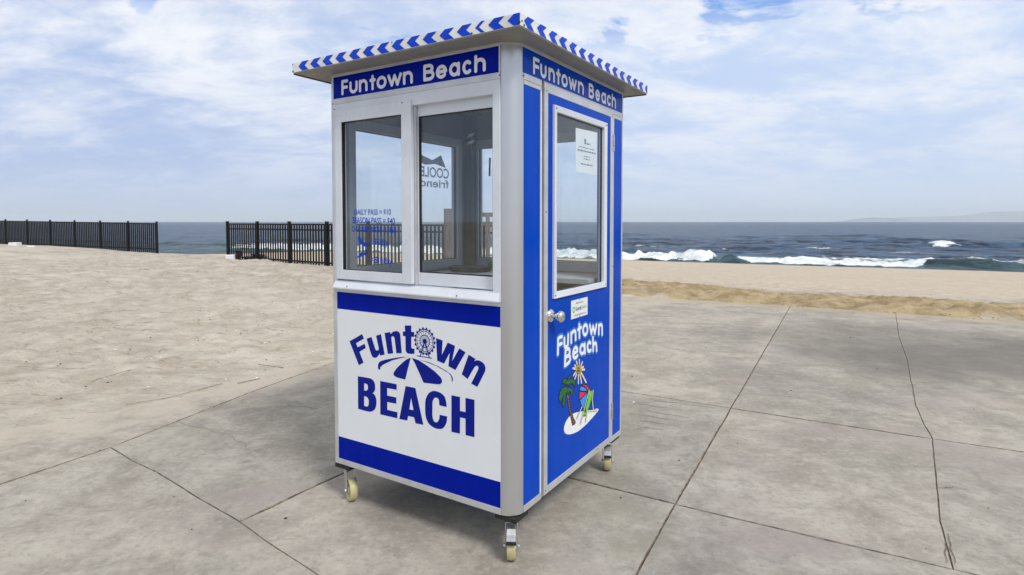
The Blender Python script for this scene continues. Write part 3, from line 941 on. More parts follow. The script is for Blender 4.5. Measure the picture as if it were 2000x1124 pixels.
def ridge(name, label, prof, Y0, depth):
    """prof: list of (x, height): a long hill with a rounded cross section standing in the sea"""
    prof = np.array(prof, float)
    xs_ = np.linspace(prof[0, 0], prof[-1, 0], 160)
    hs = np.interp(xs_, prof[:, 0], prof[:, 1])
    hs = np.maximum(hs * (1 + 0.10 * fbm(xs_ * 0.0016, xs_ * 0 + Y0, 4)), 0.5)
    vsn = np.linspace(-1, 1, 13)
    XX, VV = np.meshgrid(xs_, vsn)
    ZZ = SEA - 4 + (hs[None, :] + 4) * (1 - VV ** 2) ** 0.8 * (1 + 0.10 * fbm(XX * 0.003, VV * 2, 3))
    c_ = np.stack([XX, Y0 + depth * (VV + 1), ZZ], -1).reshape(-1, 3)
    ii = np.arange(XX.size).reshape(XX.shape)
    qd = np.stack([ii[:-1, :-1], ii[:-1, 1:], ii[1:, 1:], ii[1:, :-1]], -1).reshape(-1, 4)
    o = link(name, raw_mesh(name, c_, qd), M['hill'])
    return tag(o, label, kind='structure')


k = 14000.0 / 1143.0
ridge('hills', 'low hazy headland on the right horizon', [(p * k, h * k) for p, h in ((655, 0), (690, 2), (712, 6), (735, 9), (765, 9), (788, 6), (806, 1))], 14000, 700)
k = 18000.0 / 1143.0
ridge('hills', 'long pale hazy ridge rising towards the right edge of the horizon', [(p * k, h * k) for p, h in ((700, 1), (770, 7), (800, 9), (880, 11), (930, 14), (990, 19), (1060, 21), (1160, 21), (1400, 20), (1800, 14), (2100, 4))], 18000, 900)

# ------------------------------------------------------------------ air
m = bpy.data.materials.new('sea haze')
m.use_nodes = True
t = m.node_tree
t.nodes.clear()
pv = N(t.nodes, 'ShaderNodeVolumePrincipled')
pv.inputs['Color'].default_value = (0.90, 0.955, 1.0, 1)
pv.inputs['Density'].default_value = 0.00008
pv.inputs['Anisotropy'].default_value = 0.0
mo = N(t.nodes, 'ShaderNodeOutputMaterial')
t.links.new(pv.outputs[0], mo.inputs['Volume'])
bm = bmesh.new()
box(bm, -43000, 43000, -43000, 43000, -8.0, 400.0)
haze = mk('haze', bm, m)
tag(haze, 'thin pale sea haze over the beach and water', kind='stuff')

# ------------------------------------------------------------------ flat print: filled outlines
def fill_loops(loops):
    cu = bpy.data.curves.new('tmp', 'CURVE')
    cu.dimensions = '2D'
    cu.fill_mode = 'FRONT'
    for lp in loops:
        s = cu.splines.new('POLY')
        s.points.add(len(lp) - 1)
        for p, q in zip(s.points, lp):
            p.co = (q[0], q[1], 0, 1)
        s.use_cyclic_u = True
    ob = bpy.data.objects.new('tmp', cu)
    col.objects.link(ob)
    dg = bpy.context.evaluated_depsgraph_get()
    me = bpy.data.meshes.new_from_object(ob.evaluated_get(dg))
    vs_ = [tuple(v.co) for v in me.vertices]
    fs_ = [tuple(p.vertices) for p in me.polygons]
    bpy.data.objects.remove(ob)
    bpy.data.curves.remove(cu)
    bpy.data.meshes.remove(me)
    return vs_, fs_


def text_flat(s, bold=0.0):
    cu = bpy.data.curves.new('tmp', 'FONT')
    cu.body = s
    cu.size = 1.0
    cu.offset = bold
    cu.align_x = 'LEFT'
    cu.fill_mode = 'FRONT'
    ob = bpy.data.objects.new('tmp', cu)
    col.objects.link(ob)
    dg = bpy.context.evaluated_depsgraph_get()
    me = bpy.data.meshes.new_from_object(ob.evaluated_get(dg))
    vs_ = np.array([v.co[:2] for v in me.vertices])
    fs_ = [tuple(p.vertices) for p in me.polygons]
    bpy.data.objects.remove(ob)
    bpy.data.curves.remove(cu)
    bpy.data.meshes.remove(me)
    return vs_, fs_


FACE = {
    'L': lambda a, z, d: (a, -d, z),
    'R': lambda a, z, d: (d, a, z),
    'W': lambda a, z, d: (-1.235 - d, a, z),      # far left wall, d outward
    'B': lambda a, z, d: (a, 1.31 + d, z),        # rear wall, d outward
}


class Flat:
    """collects filled 2D shapes lying on one face of the booth"""

    def __init__(self, face, d):
        self.f, self.d, self.v, self.p = FACE[face], d, [], []

    def add(self, vs_, fs_, xf=None):
        o = len(self.v)
        for v in vs_:
            a, z = v[0], v[1]
            if xf:
                a, z = xf(a, z)
            self.v.append(self.f(a, z, self.d))
        self.p += [tuple(i + o for i in f) for f in fs_]
        return self

    def loops(self, loops, xf=None):
        return self.add(*fill_loops(loops), xf=xf)

    def poly(self, pts):
        return self.loops([pts])

    def rect(self, a0, a1, z0, z1):
        return self.add([(a0, z0), (a1, z0), (a1, z1), (a0, z1)], [(0, 1, 2, 3)])

    def text(self, s, a0, a1, z0, z1, bold=0.0, shear=0.0, mirror=False):
        v, f = text_flat(s, bold)
        lo, hi_ = v.min(0), v.max(0)
        w = (v - lo) / (hi_ - lo)
        if mirror:
            w[:, 0] = 1 - w[:, 0]
        pts = [(a0 + x * (a1 - a0), z0 + y * (z1 - z0) + shear * x) for x, y in w]
        return self.add(pts, f)

    def build(self, name, mat, parent):
        me = bpy.data.meshes.new(name)
        me.from_pydata(self.v, [], self.p)
        return link(name, me, mat, parent)


def seg_dist(gx, gy, a, b):
    ax, ay, bx, by = a[0], a[1], b[0], b[1]
    dx, dy = bx - ax, by - ay
    t_ = np.clip(((gx - ax) * dx + (gy - ay) * dy) / max(dx * dx + dy * dy, 1e-12), 0, 1)
    return np.hypot(gx - ax - t_ * dx, gy - ay - t_ * dy)


def contour(F, x0, y0, h):
    """closed loops of F = 0 (marching squares); the border of F must be positive"""
    ny, nx = F.shape
    ins = F < 0
    segs = {}

    def pt(e):
        (i, j), (k, l) = e
        a, b = F[j, i], F[l, k]
        t_ = a / (a - b)
        return (x0 + (i + (k - i) * t_) * h, y0 + (j + (l - j) * t_) * h)
    code = ins[:-1, :-1] * 1 + ins[:-1, 1:] * 2 + ins[1:, 1:] * 4 + ins[1:, :-1] * 8
    for j, i in zip(*np.nonzero((code > 0) & (code < 15))):
        c = code[j, i]
        bt = ((i, j), (i + 1, j))
        rt = ((i + 1, j), (i + 1, j + 1))
        tp = ((i, j + 1), (i + 1, j + 1))
        lf = ((i, j), (i, j + 1))
        for a, b in {1: [(lf, bt)], 2: [(bt, rt)], 3: [(lf, rt)], 4: [(rt, tp)], 5: [(lf, tp), (rt, bt)], 6: [(bt, tp)], 7: [(lf, tp)], 8: [(tp, lf)],
                     9: [(tp, bt)], 10: [(bt, lf), (tp, rt)], 11: [(tp, rt)], 12: [(rt, lf)], 13: [(rt, bt)], 14: [(bt, lf)]}[int(c)]:
            segs.setdefault(a, []).append(b)
            segs.setdefault(b, []).append(a)
    loops, seen = [], set()
    for s in segs:
        if s in seen:
            continue
        lp, cur, prev = [], s, None
        while cur not in seen:
            seen.add(cur)
            lp.append(pt(cur))
            nx_ = [q for q in segs[cur] if q != prev and q not in seen]
            if not nx_:
                break
            prev, cur = cur, nx_[0]
        if len(lp) > 5:
            out = []
            for k in range(len(lp)):
                a, p, c = Vector(lp[k - 1]), Vector(lp[k]), Vector(lp[(k + 1) % len(lp)])
                if abs((p - a).cross(c - p)) > 1e-12 * 50 and (not out or (p - Vector(out[-1])).length > h * 0.25):
                    out.append(lp[k])
            if len(out) > 3:
                loops.append(out)
    return loops


def stroke_field(strokes, pad, h):
    allp = np.array([p for s in strokes for p in s])
    lo, hi_ = allp.min(0) - pad, allp.max(0) + pad
    gx, gy = np.meshgrid(np.arange(lo[0], hi_[0], h), np.arange(lo[1], hi_[1], h))
    D = np.full(gx.shape, 9.0)
    for s in strokes:
        for a, b in zip(s[:-1], s[1:]):
            D = np.minimum(D, seg_dist(gx, gy, a, b))
    return D, lo[0], lo[1], h


def arc(cx, cy, rx, ry, a0, a1, n=14):
    return [(cx + rx * math.cos(R(a0 + (a1 - a0) * k / n)), cy + ry * math.sin(R(a0 + (a1 - a0) * k / n))) for k in range(n + 1)]


def glyph(ch):
    """rounded sign lettering as centre lines in a box: x 0..1, y 0..1 is the cap height"""
    xh = 0.76
    if ch == 'F': return [[(0, 0), (0, 1), (1, 1)], [(0, 0.50), (0.92, 0.50)]]
    if ch == 'u': return [[(0, xh)] + arc(0.5, 0.32, 0.5, 0.32, 180, 360) + [(1, xh)]]
    if ch == 'n': return [[(0, 0), (0, xh)], arc(0.5, xh - 0.32, 0.5, 0.32, 180, 0) + [(1, 0)]]
    if ch == 't': return [[(0.5, 0), (0.5, 0.97)], [(0, 0.68), (1, 0.68)]]
    if ch == 'o': return [arc(0.5, xh / 2, 0.5, xh / 2, 0, 360, 26)]
    if ch == 'w': return [[(0, xh), (0.27, 0.02), (0.5, xh * 0.95), (0.73, 0.02), (1, xh)]]
    if ch == 'B': return [[(0, 0), (0, 1), (0.5, 1)] + arc(0.5, 0.77, 0.40, 0.23, 90, -90, 10) + [(0, 0.54)], [(0.5, 0.54)] + arc(0.55, 0.27, 0.45, 0.27, 90, -90, 12) + [(0, 0)]]
    if ch == 'e': return [[(0.04, xh * 0.52), (1, xh * 0.52)] + arc(0.5, xh / 2, 0.5, xh / 2, 4, 318, 24)]
    if ch == 'a': return [arc(0.5, xh / 2, 0.5, xh / 2, 0, 360, 26), [(1, xh), (1, 0)]]
    if ch == 'c': return [arc(0.5, xh / 2, 0.5, xh / 2, 48, 312, 24)]
    if ch == 'h': return [[(0, 0), (0, 1)], arc(0.5, xh - 0.32, 0.5, 0.32, 180, 0) + [(1, 0)]]


WORD = 'FuntownBeach'
GX = [(-1.113, -1.059), (-1.050, -0.987), (-0.978, -0.913), (-0.899, -0.853), (-0.847, -0.776), (-0.770, -0.670), (-0.663, -0.597), (-0.529, -0.458), (-0.449, -0.380), (-0.368, -0.303), (-0.289, -0.231), (-0.220, -0.155)]
GR = [(0.154, 0.215), (0.221, 0.283), (0.302, 0.368), (0.381, 0.430), (0.438, 0.508), (0.518, 0.613), (0.628, 0.700), (0.763, 0.833), (0.851, 0.915), (0.934, 1.001), (1.016, 1.080), (1.088, 1.154)]


def header_letters(spans, z0, z1, r):
    loops = []
    for ch, (a0, a1) in zip(WORD, spans):
        st = [[(a0 + r + x * (a1 - a0 - 2 * r), z0 + r + y * (z1 - z0 - 2 * r)) for x, y in s] for s in glyph(ch)]
        D, x0, y0, h = stroke_field(st, r * 1.6, r * 0.28)
        loops.append(contour(D - r, x0, y0, h))
    return loops


DATA = json.loads(r'''{"logo":[[[[-1.07,0.917],[-0.972,0.967],[-0.958,0.944],[-1.02,0.912],[-1.007,0.891],[-0.954,0.916],[-0.944,0.895],[-0.994,0.868],[-0.963,0.813],[-0.999,0.794]]],[[[-0.938,0.945],[-0.902,0.959],[-0.876,0.901],[-0.872,0.894],[-0.865,0.89],[-0.855,0.892],[-0.85,0.896],[-0.848,0.904],[-0.867,0.969],[-0.832,0.981],[-0.806,0.876],[-0.838,0.866],[-0.842,0.878],[-0.854,0.862],[-0.864,0.854],[-0.875,0.85],[-0.886,0.85],[-0.896,0.853],[-0.907,0.87]]],[[[-0.805,0.99],[-0.764,0.999],[-0.761,0.988],[-0.745,1.003],[-0.722,1.009],[-0.71,1.008],[-0.702,1.003],[-0.696,0.997],[-0.694,0.988],[-0.685,0.898],[-0.722,0.893],[-0.734,0.968],[-0.736,0.974],[-0.74,0.978],[-0.747,0.979],[-0.752,0.978],[-0.757,0.973],[-0.758,0.968],[-0.745,0.89],[-0.783,0.882]]],[[[-0.663,1.043],[-0.619,1.047],[-0.619,1.015],[-0.599,1.015],[-0.6,0.991],[-0.619,0.99],[-0.62,0.938],[-0.615,0.93],[-0.598,0.931],[-0.599,0.905],[-0.63,0.901],[-0.643,0.902],[-0.65,0.905],[-0.656,0.911],[-0.658,0.92],[-0.659,0.988],[-0.676,0.989],[-0.676,1.011],[-0.661,1.012]]],[[[-0.457,1.0],[-0.416,0.993],[-0.421,0.921],[-0.384,0.986],[-0.339,0.975],[-0.358,0.897],[-0.313,0.966],[-0.276,0.951],[-0.337,0.858],[-0.38,0.871],[-0.372,0.937],[-0.407,0.88],[-0.45,0.889]]],[[[-0.258,0.942],[-0.217,0.927],[-0.225,0.915],[-0.21,0.922],[-0.194,0.922],[-0.177,0.916],[-0.165,0.906],[-0.16,0.892],[-0.162,0.876],[-0.207,0.796],[-0.243,0.806],[-0.202,0.879],[-0.2,0.887],[-0.202,0.893],[-0.209,0.896],[-0.215,0.895],[-0.226,0.884],[-0.264,0.825],[-0.299,0.843]]],[[[-0.643,0.883],[-0.684,0.878],[-0.733,0.867],[-0.801,0.849],[-0.831,0.839],[-0.842,0.833],[-0.851,0.824],[-0.855,0.813],[-0.855,0.797],[-0.85,0.791],[-0.844,0.79],[-0.838,0.795],[-0.839,0.805],[-0.814,0.823],[-0.75,0.853],[-0.684,0.874]]],[[[-0.624,0.883],[-0.655,0.868],[-0.677,0.852],[-0.7,0.833],[-0.721,0.815],[-0.741,0.791],[-0.745,0.782],[-0.739,0.773],[-0.718,0.767],[-0.662,0.764],[-0.645,0.819],[-0.633,0.854]]],[[[-0.616,0.882],[-0.597,0.859],[-0.583,0.837],[-0.56,0.801],[-0.542,0.77],[-0.535,0.766],[-0.525,0.767],[-0.457,0.771],[-0.434,0.774],[-0.425,0.78],[-0.42,0.788],[-0.422,0.8],[-0.43,0.81],[-0.467,0.834],[-0.525,0.859],[-0.571,0.876]]],[[[-0.571,0.88],[-0.525,0.874],[-0.456,0.862],[-0.404,0.846],[-0.378,0.837],[-0.364,0.825],[-0.36,0.811],[-0.359,0.794],[-0.353,0.807],[-0.355,0.821],[-0.367,0.834],[-0.396,0.847],[-0.448,0.863],[-0.509,0.875]]],[[[-1.008,0.732],[-0.951,0.734],[-0.911,0.734],[-0.896,0.729],[-0.887,0.722],[-0.88,0.712],[-0.877,0.698],[-0.877,0.684],[-0.881,0.672],[-0.887,0.664],[-0.897,0.657],[-0.885,0.652],[-0.877,0.644],[-0.871,0.632],[-0.869,0.62],[-0.869,0.604],[-0.873,0.587],[-0.879,0.574],[-0.889,0.565],[-0.903,0.557],[-0.917,0.552],[-0.949,0.551],[-1.008,0.553]],[[-0.96,0.702],[-0.944,0.7],[-0.936,0.698],[-0.931,0.689],[-0.932,0.674],[-0.937,0.667],[-0.943,0.663],[-0.96,0.661]],[[-0.961,0.631],[-0.942,0.63],[-0.932,0.624],[-0.926,0.613],[-0.927,0.591],[-0.931,0.582],[-0.941,0.576],[-0.962,0.577]]],[[[-0.84,0.731],[-0.722,0.731],[-0.722,0.702],[-0.79,0.701],[-0.79,0.661],[-0.725,0.661],[-0.726,0.628],[-0.79,0.627],[-0.79,0.585],[-0.718,0.585],[-0.719,0.553],[-0.841,0.552]]],[[[-0.66,0.731],[-0.594,0.731],[-0.542,0.552],[-0.594,0.55],[-0.603,0.579],[-0.644,0.579],[-0.65,0.554],[-0.705,0.552]],[[-0.623,0.676],[-0.607,0.615],[-0.635,0.614]]],[[[-0.392,0.668],[-0.438,0.669],[-0.44,0.691],[-0.443,0.699],[-0.449,0.703],[-0.457,0.704],[-0.463,0.704],[-0.47,0.7],[-0.475,0.692],[-0.481,0.681],[-0.482,0.669],[-0.483,0.609],[-0.48,0.594],[-0.477,0.587],[-0.47,0.581],[-0.461,0.579],[-0.454,0.581],[-0.447,0.587],[-0.442,0.595],[-0.439,0.602],[-0.436,0.622],[-0.389,0.622],[-0.39,0.607],[-0.393,0.591],[-0.404,0.571],[-0.413,0.561],[-0.424,0.554],[-0.439,0.55],[-0.458,0.549],[-0.475,0.551],[-0.49,0.556],[-0.504,0.563],[-0.515,0.574],[-0.523,0.587],[-0.528,0.607],[-0.53,0.631],[-0.529,0.667],[-0.526,0.684],[-0.518,0.702],[-0.506,0.718],[-0.493,0.727],[-0.479,0.734],[-0.462,0.736],[-0.445,0.735],[-0.43,0.732],[-0.416,0.726],[-0.405,0.718],[-0.399,0.707],[-0.394,0.69]]],[[[-0.362,0.731],[-0.31,0.731],[-0.31,0.663],[-0.277,0.663],[-0.277,0.732],[-0.224,0.731],[-0.225,0.552],[-0.277,0.552],[-0.277,0.632],[-0.31,0.632],[-0.311,0.552],[-0.363,0.551]]]],"wheel":[-0.53,0.976],"doortext":[[[0.4,0.9],[0.403,0.977],[0.414,0.982],[0.444,0.983]],[[0.404,0.945],[0.443,0.947]],[[0.471,0.969],[0.472,0.937],[0.476,0.925],[0.487,0.919],[0.501,0.92],[0.512,0.928],[0.516,0.98]],[[0.552,0.933],[0.55,0.984]],[[0.552,0.976],[0.561,0.983],[0.576,0.989],[0.59,0.989],[0.6,0.982],[0.602,0.969],[0.604,0.939]],[[0.648,1.015],[0.65,0.943]],[[0.631,0.989],[0.672,0.995]],[[0.752,0.972],[0.751,0.965],[0.749,0.958],[0.744,0.953],[0.738,0.949],[0.732,0.946],[0.724,0.946],[0.717,0.947],[0.71,0.95],[0.704,0.955],[0.7,0.961],[0.697,0.968],[0.696,0.975],[0.697,0.982],[0.7,0.988],[0.704,0.994],[0.71,0.998],[0.716,1.0],[0.724,1.001],[0.731,1.0],[0.738,0.997],[0.744,0.992],[0.748,0.986],[0.751,0.979],[0.752,0.972]],[[0.784,0.99],[0.805,0.939],[0.827,0.979],[0.852,0.932],[0.873,0.979]],[[0.907,0.92],[0.907,0.972]],[[0.908,0.96],[0.915,0.97],[0.93,0.973],[0.945,0.968],[0.953,0.958],[0.956,0.909]],[[0.479,0.824],[0.486,0.905],[0.508,0.907],[0.525,0.903],[0.533,0.893],[0.532,0.879],[0.521,0.87],[0.488,0.867]],[[0.488,0.867],[0.521,0.869],[0.536,0.861],[0.54,0.846],[0.532,0.835],[0.513,0.829],[0.479,0.824]],[[0.578,0.867],[0.625,0.873],[0.624,0.886],[0.613,0.895],[0.599,0.898],[0.585,0.892],[0.575,0.88],[0.573,0.865],[0.578,0.852],[0.592,0.842],[0.61,0.841],[0.626,0.848]],[[0.715,0.871],[0.714,0.864],[0.712,0.859],[0.707,0.854],[0.702,0.85],[0.695,0.848],[0.688,0.848],[0.681,0.849],[0.674,0.852],[0.668,0.856],[0.664,0.861],[0.661,0.867],[0.66,0.873],[0.661,0.88],[0.664,0.885],[0.668,0.89],[0.673,0.894],[0.68,0.896],[0.687,0.896],[0.694,0.895],[0.701,0.892],[0.707,0.888],[0.711,0.883],[0.714,0.877],[0.715,0.871]],[[0.718,0.896],[0.721,0.844]],[[0.794,0.887],[0.777,0.896],[0.763,0.892],[0.754,0.879],[0.755,0.861],[0.765,0.848],[0.782,0.842],[0.798,0.846]],[[0.826,0.914],[0.83,0.836]],[[0.831,0.861],[0.84,0.873],[0.855,0.877],[0.869,0.871],[0.874,0.857],[0.878,0.828]]],"isl":[[0.912,0.478],[0.906,0.47],[0.886,0.464],[0.856,0.457],[0.809,0.448],[0.752,0.437],[0.692,0.431],[0.634,0.429],[0.577,0.435],[0.531,0.445],[0.497,0.458],[0.478,0.473],[0.471,0.49],[0.474,0.505],[0.486,0.52],[0.508,0.532],[0.532,0.54],[0.567,0.544],[0.614,0.54],[0.681,0.527],[0.761,0.511],[0.845,0.494],[0.894,0.485]],"trunk":[[0.501,0.666],[0.521,0.663],[0.532,0.631],[0.544,0.595],[0.558,0.558],[0.578,0.522],[0.607,0.489],[0.6,0.482],[0.568,0.484],[0.554,0.521],[0.538,0.559],[0.523,0.596],[0.512,0.632]],"green":[[0.776,0.621],[0.833,0.608],[0.807,0.56],[0.782,0.531],[0.761,0.508],[0.726,0.517],[0.731,0.536],[0.756,0.569]],"green2":[[0.701,0.52],[0.746,0.512],[0.741,0.489],[0.693,0.496]],"sunbody":[[0.674,0.763],[0.672,0.756],[0.667,0.75],[0.659,0.746],[0.649,0.745],[0.638,0.747],[0.627,0.751],[0.618,0.758],[0.611,0.765],[0.607,0.774],[0.607,0.782],[0.611,0.788],[0.618,0.793],[0.627,0.796],[0.637,0.795],[0.648,0.793],[0.658,0.787],[0.667,0.78],[0.672,0.772]],"spiral":[[0.665,0.765],[0.66,0.757],[0.649,0.754],[0.635,0.757],[0.625,0.764],[0.621,0.773],[0.624,0.78],[0.632,0.783],[0.642,0.782],[0.65,0.777],[0.653,0.771],[0.652,0.765],[0.647,0.763],[0.641,0.763],[0.636,0.766],[0.633,0.77],[0.634,0.773],[0.636,0.774],[0.639,0.774],[0.642,0.773]],"red1":[[0.675,0.675],[0.714,0.671],[0.75,0.658],[0.775,0.637],[0.781,0.62],[0.76,0.62],[0.74,0.643],[0.71,0.66]],"blue1":[[0.672,0.672],[0.71,0.659],[0.74,0.641],[0.757,0.62],[0.7,0.635],[0.656,0.647],[0.66,0.662]],"red2":[[0.654,0.645],[0.7,0.634],[0.752,0.617],[0.74,0.614],[0.658,0.596],[0.651,0.622]],"blue2":[[0.658,0.594],[0.74,0.614],[0.755,0.615],[0.75,0.592],[0.706,0.53],[0.681,0.558]],"fr":[[[0.516,0.714],[0.489,0.722],[0.467,0.735],[0.445,0.738],[0.454,0.753],[0.476,0.758],[0.502,0.75],[0.517,0.734],[0.515,0.751],[0.531,0.76],[0.554,0.764],[0.558,0.754],[0.538,0.744],[0.531,0.737],[0.556,0.737],[0.579,0.73],[0.598,0.715],[0.603,0.697],[0.598,0.681],[0.582,0.698],[0.557,0.714],[0.538,0.713],[0.531,0.706]],[[0.512,0.669],[0.498,0.681],[0.489,0.667],[0.487,0.643],[0.477,0.621],[0.47,0.606],[0.452,0.629],[0.457,0.655],[0.468,0.67],[0.446,0.661],[0.433,0.641],[0.423,0.647],[0.412,0.674],[0.424,0.699],[0.441,0.713],[0.467,0.715],[0.498,0.71],[0.511,0.7],[0.528,0.698],[0.557,0.687],[0.573,0.666],[0.568,0.643],[0.555,0.65],[0.548,0.669],[0.531,0.677],[0.525,0.664]]],"rings":[[[0.515,0.638],[0.543,0.626]],[[0.52,0.623],[0.548,0.611]],[[0.525,0.608],[0.554,0.596]],[[0.53,0.593],[0.559,0.58]],[[0.535,0.578],[0.565,0.565]],[[0.54,0.563],[0.571,0.55]],[[0.546,0.548],[0.576,0.534]],[[0.551,0.533],[0.582,0.519]],[[0.556,0.517],[0.588,0.503]],[[0.561,0.502],[0.594,0.488]]],"ch":[[[0.776,0.622],[0.701,0.513],[0.667,0.465]],[[0.681,0.551],[0.624,0.507]],[[0.831,0.608],[0.818,0.557],[0.834,0.497]],[[0.746,0.512],[0.875,0.478]],[[0.751,0.508],[0.732,0.457]],[[0.693,0.516],[0.693,0.494]]],"sunrays":[[[0.652,0.786],[0.651,0.82]],[[0.631,0.788],[0.616,0.818]],[[0.667,0.78],[0.69,0.8]],[[0.614,0.784],[0.597,0.802]],[[0.607,0.779],[0.574,0.791]],[[0.61,0.763],[0.582,0.75]],[[0.621,0.754],[0.598,0.728]],[[0.64,0.744],[0.641,0.693]],[[0.658,0.743],[0.68,0.686]],[[0.671,0.748],[0.739,0.676]],[[0.674,0.761],[0.719,0.752]],[[0.671,0.771],[0.703,0.771]]],"chairicon":[[-1.0,1.491],[-0.984,1.494],[-0.975,1.48],[-0.967,1.464],[-0.944,1.46],[-0.921,1.457],[-0.92,1.45],[-0.932,1.439],[-0.951,1.439],[-0.972,1.452],[-0.988,1.455],[-0.997,1.468]],"umbicon":[[-0.973,1.408],[-0.936,1.408],[-0.934,1.401],[-0.943,1.394],[-0.96,1.392],[-0.976,1.385],[-0.993,1.382],[-1.01,1.372],[-1.008,1.379],[-0.992,1.395]],"umbpole":[[-0.971,1.389],[-0.958,1.364]],"chevL":[-1.287,-1.19,-1.094,-0.995,-0.894,-0.797,-0.7,-0.603,-0.507,-0.409,-0.31,-0.212,-0.112,-0.044,0.054],"chevR":[-0.115,-0.007,0.098,0.196,0.3,0.403,0.506,0.611,0.717,0.82,0.927,1.032,1.133,1.234,1.344]}''')

# ------------------------------------------------------------------ the ticket booth
BX, BY, BYAW = 0.01284, 2.6217, -0.565
WL, WR, ZB, ZT = 1.235, 1.31, 0.217, 2.381
booth = empty('ticket_booth', (BX, BY, 0), BYAW)
tag(booth, 'blue and white beach ticket booth on four casters, striped flat roof', 'booth')


def fbox(bm, face, a0, a1, z0, z1, d0, d1):
    f = FACE[face]
    prism(bm, [(a0, z0), (a1, z0), (a1, z1), (a0, z1)], lambda p, t: f(p[0], p[1], d1 if t else d0))


def fring(bm, face, o, i, d0, d1, din=None):
    """mitred rectangular frame; o, i = (a0, a1, z0, z1); din = front depth at the inner edge"""
    f = FACE[face]
    din = d1 if din is None else din
    O = [(o[0], o[2]), (o[1], o[2]), (o[1], o[3]), (o[0], o[3])]
    I = [(i[0], i[2]), (i[1], i[2]), (i[1], i[3]), (i[0], i[3])]
    of = [bm.verts.new(f(*p, d1)) for p in O]
    ob = [bm.verts.new(f(*p, d0)) for p in O]
    jf = [bm.verts.new(f(*p, din)) for p in I]
    jb = [bm.verts.new(f(*p, d0)) for p in I]
    for k in range(4):
        n = (k + 1) % 4
        bm.faces.new((of[k], of[n], jf[n], jf[k]))
        bm.faces.new((ob[n], ob[k], jb[k], jb[n]))
        bm.faces.new((ob[k], ob[n], of[n], of[k]))
        bm.faces.new((jf[k], jf[n], jb[n], jb[k]))


def part_box(name, mat, face, a0, a1, z0, z1, d0, d1, parent=booth, bevel=0.0015):
    bm = bmesh.new()
    fbox(bm, face, a0, a1, z0, z1, d0, d1)
    return mk(name, bm, mat, parent, bevel)


def part_ring(name, mat, face, o, i, d0, d1, parent=booth, din=None, bevel=0.0015):
    bm = bmesh.new()
    fring(bm, face, o, i, d0, d1, din)
    return mk(name, bm, mat, parent, bevel)


# corner posts with a rounded outer corner
def corner_post(cx, cy, sx, sy, r):
    pts = [(0, 0)] + [(r * math.cos(R(a)), r * math.sin(R(a))) for a in range(0, 91, 6)]
    bm = bmesh.new()
    prism(bm, pts, lambda p, t: (cx + sx * (p[0] - r), cy + sy * (p[1] - r), (ZT - 0.002) if t else ZB))
    return mk('corner_post', bm, M['alu'], booth, 0.0, smooth=True)


corner_post(0, 0, 1, -1, 0.074)
corner_post(-WL, 0, -1, -1, 0.058)
corner_post(0, WR, 1, 1, 0.056)
corner_post(-WL, WR, -1, 1, 0.058)

# roof: slab with fascia, chevron tape and a pale soffit
RX0, RX1, RY0, RY1 = -WL - 0.103, 0.116, -0.144, WR + 0.082
bm = bmesh.new()
box(bm, RX0, RX1, RY0, RY1, ZT + 0.001, ZT + 0.052)
b0 = [bm.verts.new(p) for p in ((RX0 + 0.03, RY0 + 0.03, ZT + 0.0515), (RX1 - 0.03, RY0 + 0.03, ZT + 0.0515), (RX1 - 0.03, RY1 - 0.03, ZT + 0.0515), (RX0 + 0.03, RY1 - 0.03, ZT + 0.0515))]
ap = bm.verts.new(((RX0 + RX1) / 2, (RY0 + RY1) / 2, ZT + 0.068))
for k in range(4):
    bm.faces.new((b0[k], b0[(k + 1) % 4], ap))
roof = mk('roof', bm, M['white_paint'], booth, 0.0012)
bm = bmesh.new()
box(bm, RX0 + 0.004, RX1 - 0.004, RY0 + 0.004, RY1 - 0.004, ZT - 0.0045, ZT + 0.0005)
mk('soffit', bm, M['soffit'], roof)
bm = bmesh.new()
z_ = ZT - 0.0135
for (x0, x1, y0, y1) in ((-WL + 0.05, -0.07, -0.010, -0.0005), (0.0005, 0.010, 0.07, WR - 0.05)):
    box(bm, x0, x1, y0, y1, z_, ZT - 0.0048)
prof = [(0.0745, 0), (0.084, 0)]
pts = [(0.0745 * math.cos(R(a)), 0.0745 * math.sin(R(a))) for a in range(0, 91, 6)] + [(0.084 * math.cos(R(a)), 0.084 * math.sin(R(a))) for a in range(90, -1, -6)]
prism(bm, pts, lambda p, t: (-0.074 + p[0], 0.074 - p[1], z_ + 0.0004 if t else ZT - 0.0052))
mk('soffit_trim', bm, M['alu_flat'], roof)

FZ0, FZ1 = ZT + 0.0022, ZT + 0.0512


def chevron(fl, tip, w, dx, clip0, clip1):
    zm = FZ0 + (FZ1 - FZ0) * 0.52
    c = lambda a: min(max(a, clip0), clip1)
    pts = [(c(tip), zm), (c(tip + dx), FZ1), (c(tip + dx + w), FZ1), (c(tip + w), zm), (c(tip + dx + w), FZ0), (c(tip + dx), FZ0)]
    fl.poly(pts)


fl = Flat('L', -RY0 + 0.0012)
for k, a in enumerate(DATA['chevL']):
    chevron(fl, a, 0.020 if k == 12 else (0.150 if k == 14 else 0.052), 0.031, RX0 + 0.003, RX1 - 0.001)
fl.build('chevron_tape', M['blue_light'], roof)
fl = Flat('R', RX1 + 0.0012)
for a in DATA['chevR']:
    chevron(fl, a, 0.054, 0.031, RY0 + 0.001, RY1 - 0.003)
fl.build('chevron_tape', M['blue_light'], roof)
